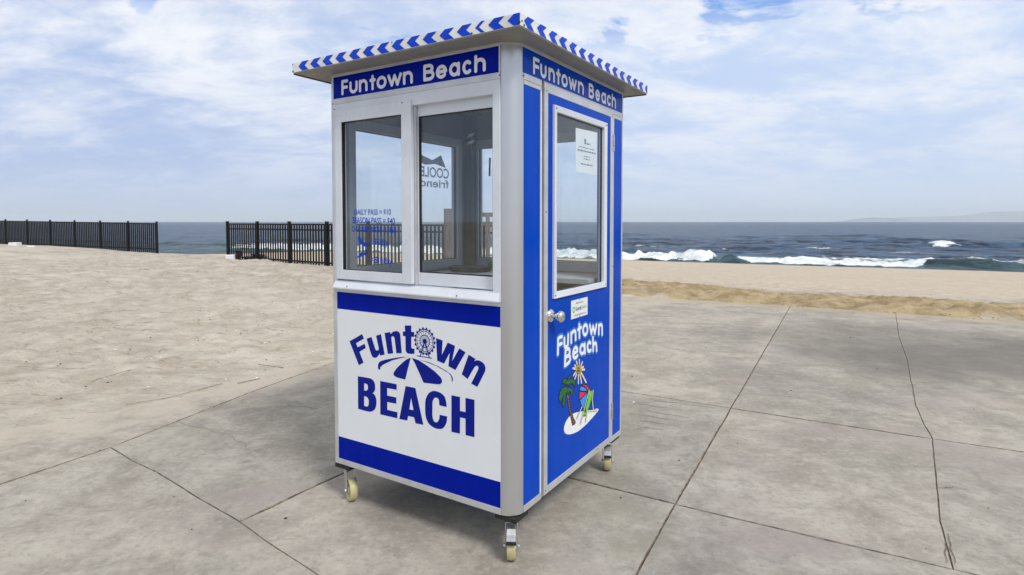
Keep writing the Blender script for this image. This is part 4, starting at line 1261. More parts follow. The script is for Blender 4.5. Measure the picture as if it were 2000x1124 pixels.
# chipped paint on the fascia corners
bm = bmesh.new()
for (x, y, z, s) in ((RX1 - 0.004, RY0 - 0.0016, ZT + 0.012, 0.007), (RX1 + 0.0016, RY0 + 0.012, ZT + 0.02, 0.005), (RX1 + 0.0016, RY0 + 0.03, ZT + 0.008, 0.006), (RX0 + 0.006, RY0 - 0.0016, ZT + 0.008, 0.006),
                     (RX0 + 0.004, RY0 - 0.0016, ZT + 0.046, 0.004), (-0.13, RY0 - 0.0016, ZT + 0.008, 0.005), (-0.18, RY0 - 0.0016, ZT + 0.045, 0.004), (-0.60, RY0 - 0.0016, ZT + 0.046, 0.004), (-0.33, RY0 - 0.0016, ZT + 0.006, 0.003)):
    lathe(bm, [(s * 0.2, -0.0012), (s, 0.0), (s * 0.2, 0.0012)], (x, y, z), 'y' if abs(y - RY0) < 0.01 else 'x', 7)
tag(mk('paint_chip', bm, M['rust'], roof), kind='stuff')
bm = bmesh.new()
box(bm, RX0 + 0.002, RX0 + 0.009, RY0 + 0.006, RY1 - 0.006, ZT - 0.009, ZT - 0.0046)
box(bm, RX0 + 0.012, RX1 - 0.006, RY1 - 0.010, RY1 - 0.003, ZT - 0.009, ZT - 0.0046)
mk('drip_edge', bm, M['dirty_steel'], roof)

# --- window side (L): header sign
hp = part_box('header_sign', M['blue'], 'L', -1.176, -0.085, 2.247, 2.364, -0.028, 0.0015)
for lp in header_letters(GX, 2.260, 2.342, 0.0085):
    Flat('L', 0.0032).loops(lp).build('letter', M['letter'], hp)
part_box('header_trim', M['alu_flat'], 'L', -1.176, -0.076, 2.3645, 2.3765, -0.028, 0.0040)
part_box('header_trim', M['alu_flat'], 'L', -1.176, -0.076, 2.2165, 2.2465, -0.028, 0.0042)
part_box('header_trim', M['alu_flat'], 'L', -0.0845, -0.0755, 2.247, 2.364, -0.028, 0.0040)
part_box('side_trim', M['alu_flat'], 'L', -1.1925, -1.1768, ZB + 0.004, 2.3765, -0.028, 0.0040)

# --- window side: sliding window
wf = part_ring('window_frame', M['upvc'], 'L', (-1.1765, -0.0760, 1.2052, 2.2160), (-1.158, -0.117, 1.2500, 2.1520), -0.060, 0.0050)
f = FACE['L']
bm = bmesh.new()   # sloping sill
prism(bm, [(0.0052, 1.2058), (0.026, 1.2058), (0.026, 1.2135), (0.0052, 1.2480)], lambda p, t: f(-0.0775 if t else -1.175, p[1], p[0]))
mk('window_sill', bm, M['upvc'], wf, 0.0012)
sl = part_ring('sliding_sash', M['upvc'], 'L', (-1.1560, -0.6030, 1.2590, 2.1800), (-1.1080, -0.6680, 1.3100, 2.1130), -0.022, 0.0140)
part_ring('gasket', M['gasket'], 'L', (-1.1085, -0.6675, 1.3095, 2.1135), (-1.1045, -0.6710, 1.3130, 2.1100), -0.012, 0.0085, parent=sl, bevel=0)
part_box('glass_pane', M['glass'], 'L', -1.1080, -0.6680, 1.3100, 2.1130, -0.006, -0.002, parent=sl, bevel=0)
sr = part_ring('sliding_sash', M['upvc'], 'L', (-0.6420, -0.0980, 1.2560, 2.1700), (-0.5880, -0.1370, 1.3160, 2.1000), -0.050, -0.0240)
part_ring('gasket', M['gasket'], 'L', (-0.5888, -0.1362, 1.3152, 2.1008), (-0.5815, -0.1400, 1.3215, 2.0950), -0.042, -0.0285, parent=sr, bevel=0)
part_box('glass_pane', M['glass'], 'L', -0.5880, -0.1370, 1.3160, 2.1000, -0.037, -0.033, parent=sr, bevel=0)
part_box('slide_rail', M['alu_flat'], 'L', -0.6000, -0.5900, 1.2520, 2.1500, -0.023, -0.006, parent=wf)
# prices on the left pane
fl = Flat('L', 0.0)
fl.text('DAILY PASS = $10', -1.026, -0.756, 1.605, 1.640, 0.016, shear=-0.002)
fl.text('SEASON PASS = $40', -1.040, -0.728, 1.560, 1.598, 0.016, shear=-0.006)
fl.text('CHILDREN UNDER 11 FREE', -1.046, -0.724, 1.519, 1.549, 0.016, shear=-0.004)
fl.text('= $5/day', -0.912, -0.776, 1.442, 1.487, 0.010, shear=-0.004)
fl.text('= $10/day', -0.906, -0.752, 1.344, 1.391, 0.010, shear=-0.004)
fl.poly(DATA['chairicon'])
fl.poly(DATA['umbicon'])
p, q = DATA['umbpole']
fl.poly([(p[0] - 0.002, p[1]), (p[0] + 0.002, p[1]), (q[0] + 0.002, q[1]), (q[0] - 0.002, q[1])])
fl.build('price_lettering', M['price_blue'], sl)

# --- window side: lower panel with the logo
part_box('panel_trim', M['alu_flat'], 'L', -1.1765, -0.0760, 1.1850, 1.2048, -0.028, 0.0042)
fp = part_box('front_panel', M['white_vinyl'], 'L', -1.1660, -0.0765, 0.2480, 1.1846, -0.030, 0.0012, bevel=0)
part_box('panel_trim', M['alu_flat'], 'L', -1.1762, -1.1664, 0.2480, 1.1846, -0.028, 0.0040)
part_box('base_rail', M['alu_flat'], 'L', -1.1900, -0.0750, ZB, 0.2476, -0.040, 0.0044)
part_box('blue_band', M['blue'], 'L', -1.1658, -0.0767, 1.0900, 1.1844, 0.0013, 0.0019, parent=fp, bevel=0)
part_box('blue_band', M['blue'], 'L', -1.1658, -0.0767, 0.2482, 0.3710, 0.0013, 0.0019, parent=fp, bevel=0)
for lps in DATA['logo']:
    Flat('L', 0.0022).loops(lps).build('logo_print', M['ink_blue'], fp)
# the big wheel that stands for the letter o
cx_, cz_ = DATA['wheel']
fl = Flat('L', 0.0022)


def ring_loops(r0, r1, n=48):
    return [[(cx_ + r1 * math.cos(2 * math.pi * k / n), cz_ + r1 * math.sin(2 * math.pi * k / n)) for k in range(n)],
            [(cx_ + r0 * math.cos(2 * math.pi * k / n), cz_ + r0 * math.sin(2 * math.pi * k / n)) for k in range(n)]]


st, rr = [], 0.066
gx, gy = np.meshgrid(np.arange(cx_ - 0.085, cx_ + 0.085, 0.0009), np.arange(cz_ - 0.1, cz_ + 0.085, 0.0009))
rad = np.hypot(gx - cx_, gy - cz_)
D = np.minimum(np.minimum(np.abs(rad - 0.060) - 0.0022, np.abs(rad - 0.051) - 0.0012), np.minimum(np.abs(rad - 0.031) - 0.0019, rad - 0.0125))
for k in range(18):
    a = 2 * math.pi * k / 18
    c, s = math.cos(a), math.sin(a)
    D = np.minimum(D, seg_dist(gx, gy, (cx_ + c * 0.012, cz_ + s * 0.012), (cx_ + c * 0.061, cz_ + s * 0.061)) - 0.00085)
    D = np.minimum(D, np.hypot(gx - cx_ - c * 0.0645, gy - cz_ - s * 0.0645) - 0.0062)
for q in ((-0.030, -0.079), (0.030, -0.079)):
    D = np.minimum(D, seg_dist(gx, gy, (cx_, cz_), (cx_ + q[0], cz_ + q[1])) - 0.0030)
D = np.minimum(D, seg_dist(gx, gy, (cx_ - 0.05, cz_ - 0.079), (cx_ + 0.046, cz_ - 0.079)) - 0.0020)
fl.loops(contour(D, gx[0, 0], gy[0, 0], 0.0009))
fl.build('logo_print', M['ink_blue'], fp)

# --- door side (R)
hp = part_box('header_sign', M['blue_sheen'], 'R', 0.0665, 1.2540, 2.2490, 2.3640, -0.028, 0.0015)
for lp in header_letters(GR, 2.2600, 2.3410, 0.0086):
    Flat('R', 0.0032).loops(lp).build('letter', M['letter'], hp)
part_box('header_trim', M['alu_flat'], 'R', 0.0665, 1.2555, 2.3645, 2.3765, -0.028, 0.0040)
part_box('header_trim', M['alu_flat'], 'R', 0.0745, 0.2380, 2.2190, 2.2486, -0.028, 0.0042)
part_box('header_trim', M['alu_flat'], 'R', 0.2560, 1.1040, 2.2440, 2.2486, -0.028, 0.0042)
part_box('header_trim', M['alu_flat'], 'R', 1.1045, 1.2555, 2.2220, 2.2486, -0.028, 0.0042)
part_box('end_trim', M['alu_flat'], 'R', 1.2545, 1.2700, ZB + 0.004, 2.3642, -0.028, 0.0040)
sp_ = part_box('side_panel', M['blue_sheen'], 'R', 0.0745, 0.2245, 0.2480, 2.1970, -0.028, 0.0012)
part_box('panel_trim', M['alu_flat'], 'R', 0.0745, 0.2365, 2.1974, 2.2180, -0.028, 0.0038)
part_box('panel_trim', M['upvc'], 'R', 0.2248, 0.2365, 0.2480, 2.1970, -0.028, 0.0048)
part_box('base_rail', M['alu_flat'], 'R', 0.0745, 0.2365, ZB, 0.2476, -0.040, 0.0042)
part_box('door_gap_seal', M['gasket'], 'R', 0.2366, 0.2545, 0.2300, 2.2470, -0.040, -0.016, bevel=0)
part_box('side_panel', M['blue_sheen'], 'R', 1.1260, 1.2542, 0.2480, 2.1990, -0.028, 0.0012)
part_box('panel_trim', M['alu_flat'], 'R', 1.1045, 1.2542, 2.1994, 2.2212, -0.028, 0.0038)
part_box('panel_trim', M['alu_flat'], 'R', 1.1045, 1.1258, 0.2480, 2.1990, -0.028, 0.0048)
part_box('base_rail', M['alu_flat'], 'R', 1.1045, 1.2700, ZB, 0.2476, -0.040, 0.0042)
part_box('threshold', M['alu_flat'], 'R', 0.2375, 1.1035, ZB + 0.001, 0.2235, -0.045, -0.002)

door = part_ring('door', M['blue_sheen'], 'R', (0.2920, 1.0650, 0.2620, 2.1970), (0.3700, 0.9620, 1.2120, 2.1240), -0.028, 0.0060, bevel=0)
part_ring('door_frame', M['alu_flat'], 'R', (0.2555, 1.0965, 0.2250, 2.2420), (0.2915, 1.0655, 0.2615, 2.1975), -0.030, 0.0085, parent=door)
part_ring('door_window_frame', M['upvc'], 'R', (0.3410, 0.9920, 1.1890, 2.1490), (0.3720, 0.9610, 1.2200, 2.1180), -0.022, 0.0190, parent=door, din=0.0150)
part_ring('gasket', M['gasket'], 'R', (0.3715, 0.9615, 1.2195, 2.1185), (0.3755, 0.9570, 1.2230, 2.1140), -0.012, -0.0020, parent=door, bevel=0)
part_box('glass_pane', M['glass'], 'R', 0.3720, 0.9610, 1.2200, 2.1180, -0.008, -0.004, parent=door, bevel=0)
# knob
bm = bmesh.new()
lathe(bm, [(0.034, 0.0), (0.034, 0.004), (0.031, 0.010), (0.022, 0.016), (0.014, 0.020), (0.0125, 0.032), (0.015, 0.037), (0.024, 0.043), (0.0285, 0.052), (0.029, 0.060), (0.026, 0.069), (0.019, 0.075), (0.010, 0.0765)], (0.0062, 0.318, 1.108), 'x', 32)
kb = mk('doorknob', bm, M['chrome'], door, 0, smooth=True)
for hz in (1.996, 0.366):
    bm = bmesh.new()
    tube(bm, (0.0125, 1.1000, hz), (0.0125, 1.1000, hz + 0.098), 0.0062, seg=12)
    for g in (0.032, 0.064):
        tube(bm, (0.0125, 1.1000, hz + g), (0.0125, 1.1000, hz + g + 0.002), 0.0068, seg=12)
    mk('hinge', bm, M['zinc'], door, 0, smooth=True)
# maker's plate
part_box('maker_plate', M['white_vinyl'], 'R', 0.5480, 0.7510, 1.0555, 1.1545, 0.0064, 0.0082, parent=door, bevel=0.0006)
fl = Flat('R', 0.0087)
fl.text('Manufactured by', 0.606, 0.694, 1.129, 1.141, 0.004)
fl.text('Guarda', 0.600, 0.668, 1.095, 1.117, 0.012)
fl.text('www.guardabooth.com', 0.580, 0.726, 1.065, 1.076, 0.006)
fl.build('plate_print', M['print_black'], door)
fl = Flat('R', 0.0087)
fl.text('Booth', 0.672, 0.734, 1.096, 1.117, 0.012)
fl.build('plate_print', M['print_lime'], door)
fl = Flat('R', 0.0087)
fl.loops([[(0.563, 1.118), (0.593, 1.118), (0.593, 1.100), (0.588, 1.090), (0.578, 1.083), (0.568, 1.090), (0.563, 1.100)],
          [(0.570, 1.111), (0.586, 1.111), (0.586, 1.102), (0.583, 1.096), (0.578, 1.092), (0.573, 1.096), (0.570, 1.102)]])
fl.build('shield_print', M['print_lime'], door)
# door lettering with its pale outline
D, x0, y0, h = stroke_field([[tuple(p) for p in s] for s in DATA['doortext']], 0.04, 0.0024)
Flat('R', 0.0066).loops(contour(D - 0.0190, x0, y0, h)).build('letter_outline', M['halo'], door)
Flat('R', 0.0070).loops(contour(D - 0.0135, x0, y0, h)).build('letter_outline', M['blue_sheen'], door)
Flat('R', 0.0074).loops(contour(D - 0.0098, x0, y0, h)).build('door_lettering', M['letter'], door)


def strokes_print(name, strokes, r, d, mat, h=None):
    h = h or r * 0.4
    D, x0, y0, h = stroke_field([[tuple(p) for p in s] for s in strokes], r * 2.2, h)
    return Flat('R', d).loops(contour(D - r, x0, y0, h)).build(name, mat, door)


def outlined(name, poly, mat, d, r=0.0036):
    strokes_print('print_outline', [list(poly) + [poly[0]]], r, d + 0.0003, M['print_black'])
    return Flat('R', d).poly(poly).build(name, mat, door)


Flat('R', 0.0066).poly(DATA['isl']).build('island_print', M['letter'], door)
outlined('palm_trunk_print', DATA['trunk'], M['print_brown'], 0.0070, 0.003)
strokes_print('print_outline', DATA['rings'], 0.0024, 0.0074, M['print_black'])
for fr_ in DATA['fr']:
    outlined('palm_leaf_print', fr_, M['print_green'], 0.0078, 0.0030)
for nm, mt in (('red1', 'print_red'), ('blue1', 'print_sky'), ('red2', 'print_red'), ('blue2', 'print_sky')):
    outlined('parasol_print', DATA[nm], M[mt], 0.0070, 0.0030)
outlined('chair_print', DATA['green'], M['print_lime'], 0.0078, 0.0026)
outlined('chair_print', DATA['green2'], M['print_lime'], 0.0078, 0.0026)
strokes_print('print_outline', DATA['ch'], 0.0062, 0.0084, M['print_black'])
strokes_print('chair_print', DATA['ch'], 0.0040, 0.0087, M['print_cream'])
strokes_print('sun_print', DATA['sunrays'], 0.0058, 0.0070, M['print_cream'])
outlined('sun_print', DATA['sunbody'], M['print_yellow'], 0.0074, 0.0022)
strokes_print('print_outline', [DATA['spiral']], 0.0030, 0.0080, M['print_black'])

# small screws in the trim, all sharing one mesh
bm = bmesh.new()
lathe(bm, [(0.0036, 0.0), (0.0034, 0.0012), (0.0016, 0.0022)], (0, 0, 0), 'z', 10)
sc0 = mk('screw', bm, M['dirty_steel'], booth)
sc_me = sc0.data
first = True
for face, a, z, d in (('L', -1.184, 2.222, 0.004), ('L', -1.170, 2.190, 0.005), ('L', -0.080, 2.232, 0.0042), ('L', -0.660, 2.170, 0.014), ('L', -1.06, 1.222, 0.026), ('L', -0.31, 1.222, 0.026),
                      ('R', 0.0705, 2.236, 0.004), ('R', 0.250, 2.205, 0.0085), ('R', 0.275, 2.205, 0.0085), ('R', 1.090, 2.205, 0.0085), ('R', 0.360, 2.134, 0.019), ('R', 0.355, 1.204, 0.019), ('R', 0.978, 2.134, 0.019), ('R', 0.978, 1.204, 0.019),
                      ('R', 0.272, 1.62, 0.0085), ('R', 0.272, 0.245, 0.0085), ('R', 1.115, 1.30, 0.0048), ('R', 0.650, 1.150, 0.0082), ('R', 0.650, 1.060, 0.0082), ('R', 1.262, 2.238, 0.004), ('R', 0.90, 0.245, 0.0085)):
    o = sc0 if first else sc0.copy()
    if not first:
        col.objects.link(o)
        o.parent = booth
    first = False
    o.location = FACE[face](a, z, d)
    o.rotation_euler = (R(90), 0, 0) if face == 'L' else (0, R(90), 0)

# --- rear walls, ceiling, floor and counter
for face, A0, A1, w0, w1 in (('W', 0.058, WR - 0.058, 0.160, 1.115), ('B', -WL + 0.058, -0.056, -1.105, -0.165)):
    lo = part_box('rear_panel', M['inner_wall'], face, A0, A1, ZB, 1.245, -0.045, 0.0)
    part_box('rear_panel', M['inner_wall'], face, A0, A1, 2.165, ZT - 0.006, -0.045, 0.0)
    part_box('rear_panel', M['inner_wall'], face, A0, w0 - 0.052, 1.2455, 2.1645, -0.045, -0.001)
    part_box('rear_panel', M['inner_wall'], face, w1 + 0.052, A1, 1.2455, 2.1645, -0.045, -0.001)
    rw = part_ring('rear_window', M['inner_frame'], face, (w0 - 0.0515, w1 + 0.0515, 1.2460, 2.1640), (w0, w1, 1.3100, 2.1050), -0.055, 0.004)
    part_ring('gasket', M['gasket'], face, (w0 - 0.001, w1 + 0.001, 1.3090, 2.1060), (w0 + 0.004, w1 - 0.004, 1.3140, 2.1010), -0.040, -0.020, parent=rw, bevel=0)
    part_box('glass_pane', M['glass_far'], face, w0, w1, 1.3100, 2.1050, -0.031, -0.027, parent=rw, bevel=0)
    if face == 'W':
        wside = rw
    part_box('blue_band', M['blue'], face, A0, A1, 0.25, 0.36, 0.0008, 0.0016, parent=lo, bevel=0)
    part_box('blue_band', M['blue'], face, A0, A1, 1.10, 1.19, 0.0008, 0.0016, parent=lo, bevel=0)
# sticker seen through the left wall window (it reads from outside, so mirrored from here)
fl = Flat('W', -0.0255)
ST_ = [(1.046, 0.968, 0.10), ]
fl.text('COOLER', 1.050, 0.690, 1.875, 1.945, 0.020)
fl.text('friendly', 1.048, 0.650, 1.790, 1.865, 0.018)
fl.poly([(0.640, 2.030), (0.760, 2.018), (0.870, 1.992), (0.965, 2.034), (1.015, 1.950), (0.900, 1.968), (0.800, 1.955), (0.690, 1.975)])
fl.build('window_sticker', M['sticker_grey'], wside)
fl = Flat('W', -0.0262)
fl.text('COOLER', 1.046, 0.694, 1.880, 1.940, -0.012)
fl.text('friendly', 1.044, 0.655, 1.796, 1.860, -0.012)
fl.build('window_sticker', M['paper'], wside)

bm = bmesh.new()
box(bm, -WL + 0.0465, -WL + 0.115, WR - 0.115, WR - 0.0465, 1.2365, 2.334)
mk('corner_shade', bm, M['dirty_steel'], booth, 0.004)  # dark box added over the rear aluminium post to stand for its shade
bm = bmesh.new()
box(bm, -WL + 0.046, -0.032, 0.062, WR - 0.046, 2.335, 2.350)
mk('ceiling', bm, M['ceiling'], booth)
bm = bmesh.new()
box(bm, -WL + 0.046, -0.046, 0.046, WR - 0.046, ZB + 0.004, 0.243)
fl_ = mk('floor', bm, M['inner_wall'], booth)
for face, a0, a1 in (('L', -1.176, -0.076), ('R', 0.08, 1.25)):
    part_box('inner_lining', M['inner_wall'], face, a0, a1, 2.225, 2.334, -0.046, -0.030)
part_box('inner_lining', M['inner_wall'], 'L', -1.176, -0.076, 0.245, 1.20, -0.046, -0.0305)
bm = bmesh.new()
pts = [(-WL + 0.047, 0.062), (-0.36, 0.062), (-0.36, 0.36), (-0.80, 0.36), (-0.80, 0.86), (-0.055, 0.90), (-0.055, WR - 0.047), (-WL + 0.047, WR - 0.047)]
prism(bm, pts, lambda p, t: (p[0], p[1], 1.235 if t else 1.205))
mk('counter', bm, M['counter'], booth, 0.002)
bm = bmesh.new()
lathe(bm, [(0.050, 2.262), (0.058, 2.272), (0.058, 2.318), (0.048, 2.3345)], (-0.78, 0.66, 0), 'z', 20)
mk('ceiling_light', bm, M['white_plastic'], booth, 0, smooth=True)
# two white slats across the rear corner
for dz in (0.0, 0.048):
    bm = bmesh.new()
    c = Vector((-1.155, 1.215, 2.125 + dz))
    u = Vector((0.72, -0.69, 0)).normalized()
    v_ = Vector((0.69, 0.72, 0))
    p = [c - u * 0.075 - v_ * 0.02 + Vector((0, 0, -0.012)), c + u * 0.11 - v_ * 0.02 + Vector((0, 0, 0.008)), c + u * 0.11 + v_ * 0.02 + Vector((0, 0, 0.022)), c - u * 0.075 + v_ * 0.02 + Vector((0, 0, 0.0))]
    a = [bm.verts.new(q) for q in p]
    b = [bm.verts.new(q + Vector((0, 0, 0.006))) for q in p]
    bm.faces.new(a)
    bm.faces.new(b[::-1])
    for k in range(4):
        bm.faces.new((a[k], b[k], b[(k + 1) % 4], a[(k + 1) % 4]))
    mk('white_slat', bm, M['white_plastic'], booth)
bm = bmesh.new()
for dx, z0, z1 in ((-1.000, 1.90, 2.03), (-0.965, 1.95, 2.06)):
    tube(bm, (dx, WR - 0.058, z0), (dx + 0.004, WR - 0.058, z1), 0.007)
mk('window_latch', bm, M['dirty_steel'], booth)


# --- casters
def caster(px_, py_, roll, braked):
    """mount point on the base, roll = heading of the wheel in the booth frame"""
    e = empty('caster', (px_, py_, 0), roll, booth)
    tr = 0.022          # trail of the wheel behind the swivel
    bm = bmesh.new()
    box(bm, -0.057, 0.057, -0.057, 0.057, ZB - 0.0245, ZB - 0.0055)
    for sx in (-1, 1):
        for sy in (-1, 1):
            lathe(bm, [(0.010, ZB - 0.0310), (0.010, ZB - 0.0246)], (sx * 0.038, sy * 0.034, 0), 'z', 6)
    lathe(bm, [(0.026, ZB - 0.038), (0.034, ZB - 0.034), (0.036, ZB - 0.0248)], (0, 0, 0), 'z', 20)
    bmesh.ops.rotate(bm, verts=bm.verts, cent=(0, 0, 0), matrix=Matrix.Rotation(-roll, 3, 'Z'))
    mk('mounting_plate', bm, M['dirty_steel'], e, 0.0012)
    bm = bmesh.new()
    zc_, w = 0.0625, 0.0265
    for s in (-1, 1):
        pts = [(-0.030, ZB - 0.038), (0.032, ZB - 0.038), (0.034, ZB - 0.070), (tr + 0.016, zc_ - 0.004), (tr + 0.010, zc_ - 0.014), (tr - 0.010, zc_ - 0.014), (tr - 0.016, zc_ - 0.004), (-0.012, ZB - 0.075)]
        prism(bm, pts, lambda p, t, s=s: (p[0], s * (w + (0.0035 if t else 0)), p[1]))
    box(bm, -0.030, 0.032, -w - 0.0034, w + 0.0034, ZB - 0.0415, ZB - 0.0381)
    mk('fork', bm, M['zinc'], e, 0.001)
    bm = bmesh.new()
    tube(bm, (tr, -w - 0.012, zc_), (tr, w + 0.012, zc_), 0.006, seg=12)
    for s in (-1, 1):
        tube(bm, (tr, s * (w + 0.004), zc_), (tr, s * (w + 0.010), zc_), 0.0105, seg=6)
    mk('axle_bolt', bm, M['zinc'], e)
    bm = bmesh.new()
    rw_ = 0.0622
    prof = [(0.010, -0.021), (0.020, -0.021), (0.024, -0.013), (0.043, -0.012), (0.047, -0.019), (rw_ - 0.004, -0.0195), (rw_ - 0.0008, -0.013), (rw_, -0.004), (rw_, 0.004), (rw_ - 0.0008, 0.013), (rw_ - 0.004, 0.0195), (0.047, 0.019), (0.043, 0.012), (0.024, 0.013), (0.020, 0.021), (0.010, 0.021)]
    lathe(bm, prof, (tr, 0, zc_), 'y', 40)
    mk('wheel', bm, M['caster_tyre'], e, 0, smooth=True)
    if braked:
        bm = bmesh.new()
        pr = [(0.030, ZB - 0.050), (0.060, ZB - 0.056), (0.080, ZB - 0.074), (0.092, ZB - 0.098), (0.088, ZB - 0.104), (0.076, ZB - 0.080), (0.057, ZB - 0.064), (0.030, ZB - 0.060)]
        prism(bm, pr, lambda p, t: (p[0], 0.021 if t else -0.021, p[1]))
        mk('brake_pedal', bm, M['zinc'], e, 0.0016)
        bm = bmesh.new()
        box(bm, 0.079, 0.0935, -0.0225, 0.0225, ZB - 0.116, ZB - 0.1045)
        mk('brake_shoe', bm, M['dirty_steel'], e, 0.001)
    return e


# headings are in the booth frame: world heading minus the booth's own turn
caster(-0.055, 0.060, R(-90) - BYAW + R(-2), True)
caster(-1.138, 0.052, R(-58) - BYAW, False)
caster(-0.066, 1.215, R(-98) - BYAW, True)
caster(-1.165, 1.235, R(-75) - BYAW, False)

# --- things on and in the booth that are not part of it
def on_booth(o):
    o.location = (BX, BY, 0)
    o.rotation_euler = (0, 0, BYAW)
    return o


nb = bmesh.new()
f = FACE['R']
prism(nb, [(0.628, 1.8550), (0.640, 1.8425), (0.908, 1.8410), (0.908, 2.086), (0.628, 2.076)], lambda p, t: f(p[0], p[1], -0.0095 if t else -0.0088))
notice = on_booth(mk('paper_notice', nb, M['paper']))
tag(notice, 'white printed paper notice taped inside the door window at its top right', 'notice')
fl = Flat('R', -0.0084)
rr_ = random.Random(5)


def word_line(ac, z, w, h):
    a = ac - w / 2
    while a < ac + w / 2 - 0.004:
        l = rr_.uniform(0.012, 0.034)
        l = min(l, ac + w / 2 - a)
        fl.rect(a, a + l, z - h / 2, z + h / 2)
        a += l + 0.007


fl.rect(0.735, 0.757, 2.012, 2.030)
word_line(0.775, 2.006, 0.080, 0.009)
word_line(0.768, 1.981, 0.190, 0.005)
word_line(0.768, 1.962, 0.235, 0.009)
word_line(0.768, 1.934, 0.080, 0.005)
word_line(0.768, 1.920, 0.080, 0.006)
word_line(0.768, 1.890, 0.150, 0.008)
fl.build('print', M['paper_ink'], notice)

mt = empty('rubber_tray')
bm = bmesh.new()
pts = []
for k in range(28):
    a = 2 * math.pi * k / 28
    pts.append((0.155 * math.cos(a) * (1 + 0.05 * math.sin(3 * a)), 0.115 * math.sin(a)))
prism(bm, pts, lambda p, t: (p[0] * (1.0 if t else 0.9), p[1] * (1.0 if t else 0.9), 0.034 if t else 0.0))
tray = mk('rubber_tray', bm, M['mat_black'], None, 0.003)
bpy.data.objects.remove(mt)
c, s = math.cos(BYAW), math.sin(BYAW)
W = lambda x, y, z: (BX + c * x - s * y, BY + s * x + c * y, z)
tray.location = W(-0.985, 0.985, 1.2352)
tray.rotation_euler = (0, 0, BYAW + R(15))
tag(tray, 'flat black rubber tray lying on the counter inside the booth', 'tray')
toy = empty('toy_flower', W(-0.905, 1.165, 1.2352), 0.3)
tag(toy, 'small yellow and green toy flower on the counter in the rear corner', 'toy')
bm = bmesh.new()
for dx, dy, r, z in ((0.03, 0.0, 0.021, 0.024), (0.062, 0.012, 0.018, 0.02), (0.045, -0.03, 0.016, 0.018)):
    lathe(bm, [(r * 0.5, z - r * 0.9), (r * 0.9, z - r * 0.45), (r, z), (r * 0.85, z + r * 0.5), (r * 0.35, z + r * 0.95)], (dx, dy, 0), 'z', 12)
mk('petals', bm, M['squash_y'], toy, 0, smooth=True)
bm = bmesh.new()
for k in range(9):
    a = k * 0.75
    tube(bm, (0.01, 0, 0.004), (0.01 + 0.05 * math.cos(a), 0.045 * math.sin(a), 0.03 + 0.012 * (k % 3)), 0.004, 0.009, 6)
mk('leaves', bm, M['squash_g'], toy)

# ------------------------------------------------------------------ fences
def ground_z(x, y):
    return float(sand_base(np.array([[x]], float), np.array([[y]], float))[0, 0])


def unit_box(name):
    bm = bmesh.new()
    box(bm, -0.5, 0.5, -0.5, 0.5, 0, 1)
    bmesh.ops.recalc_face_normals(bm, faces=bm.faces)
    me = bpy.data.meshes.new(name)
    bm.to_mesh(me)
    bm.free()
    me.materials.append(M['fence'])
    return me


PICK = unit_box('picket')


def fence_run(p0, step, n, zt0, zt1, label, w_pick, rails, n_pick=13, cap=True, bottom=None, pw=0.038):
    """n sections from p0, each `step` long; zt = height of the top rail at both ends"""
    run = empty('picket_fence', (p0[0], p0[1], 0), math.atan2(step[1], step[0]))
    tag(run, label, 'fence')
    L = math.hypot(*step)
    ux, uy = step[0] / L, step[1] / L
    tot = L * n
    zt = lambda a: zt0 + (zt1 - zt0) * a / tot
    gz = lambda a: ground_z(p0[0] + ux * a, p0[1] + uy * a)
    for k in range(n + 1):
        a = k * L
        bm = bmesh.new()
        lean = 0.012 * math.sin(k * 2.7 + n)
        box(bm, a - pw, a + pw, -pw, pw, gz(a) - 0.3, zt(a) + 0.055)
        for v in bm.verts:
            v.co.x += lean * v.co.z
        if cap:
            box(bm, a - pw - 0.008 + lean * 1.6, a + pw + 0.008 + lean * 1.6, -pw - 0.008, pw + 0.008, zt(a) + 0.0555, zt(a) + 0.07)
        mk('post', bm, M['fence'], run)
        if k == n:
            break
        a1 = a + L
        for dz in rails:
            bm = bmesh.new()
            v = []
            for aa in (a + 0.038, a1 - 0.038):
                for yy, zz in ((-0.018, -0.045), (0.018, -0.045), (0.018, 0), (-0.018, 0)):
                    v.append(bm.verts.new((aa, yy, zt(aa) + dz + zz)))
            for q in ((0, 1, 2, 3), (7, 6, 5, 4), (0, 4, 5, 1), (1, 5, 6, 2), (2, 6, 7, 3), (3, 7, 4, 0)):
                bm.faces.new([v[i] for i in q])
            mk('rail', bm, M['fence'], run)
        for j in range(n_pick):
            aa = a + (j + 0.75) * L / (n_pick + 0.5)
            o = bpy.data.objects.new('picket', PICK)
            col.objects.link(o)
            o.parent = run
            zb = gz(aa) - 0.03 if bottom is None else max(gz(aa) - 0.03, zt(aa) + bottom)
            o.location = (aa, 0.0, zb)
            o.scale = (w_pick, 0.022, zt(aa) - 0.02 - zb)
    return run


sx, sy = -0.087 * 17, 0.0633 * 17
P0 = (-0.3167 * 17, 17.0)
fence_run((P0[0] - 3 * -sx * -1 + 0, P0[1] + 0), (sx, sy), 0, 1.5, 1.5, '', 0.04, ()) if False else None
start = (P0[0] - 4 * sx, P0[1] - 4 * sy)
fence_run(start, (sx, sy), 7, 1.505, 1.520, 'black steel picket fence running behind the booth, with double top rail', 0.055, (0.0, -0.165, -1.12), 13)
fence_run((-14.22, 23.46), (-1.665, 0.755), 8, 1.515, 1.66, 'long black picket fence on the left beyond the opening, half buried in sand', 0.066, (0.0, -1.02), 14, pw=0.028)

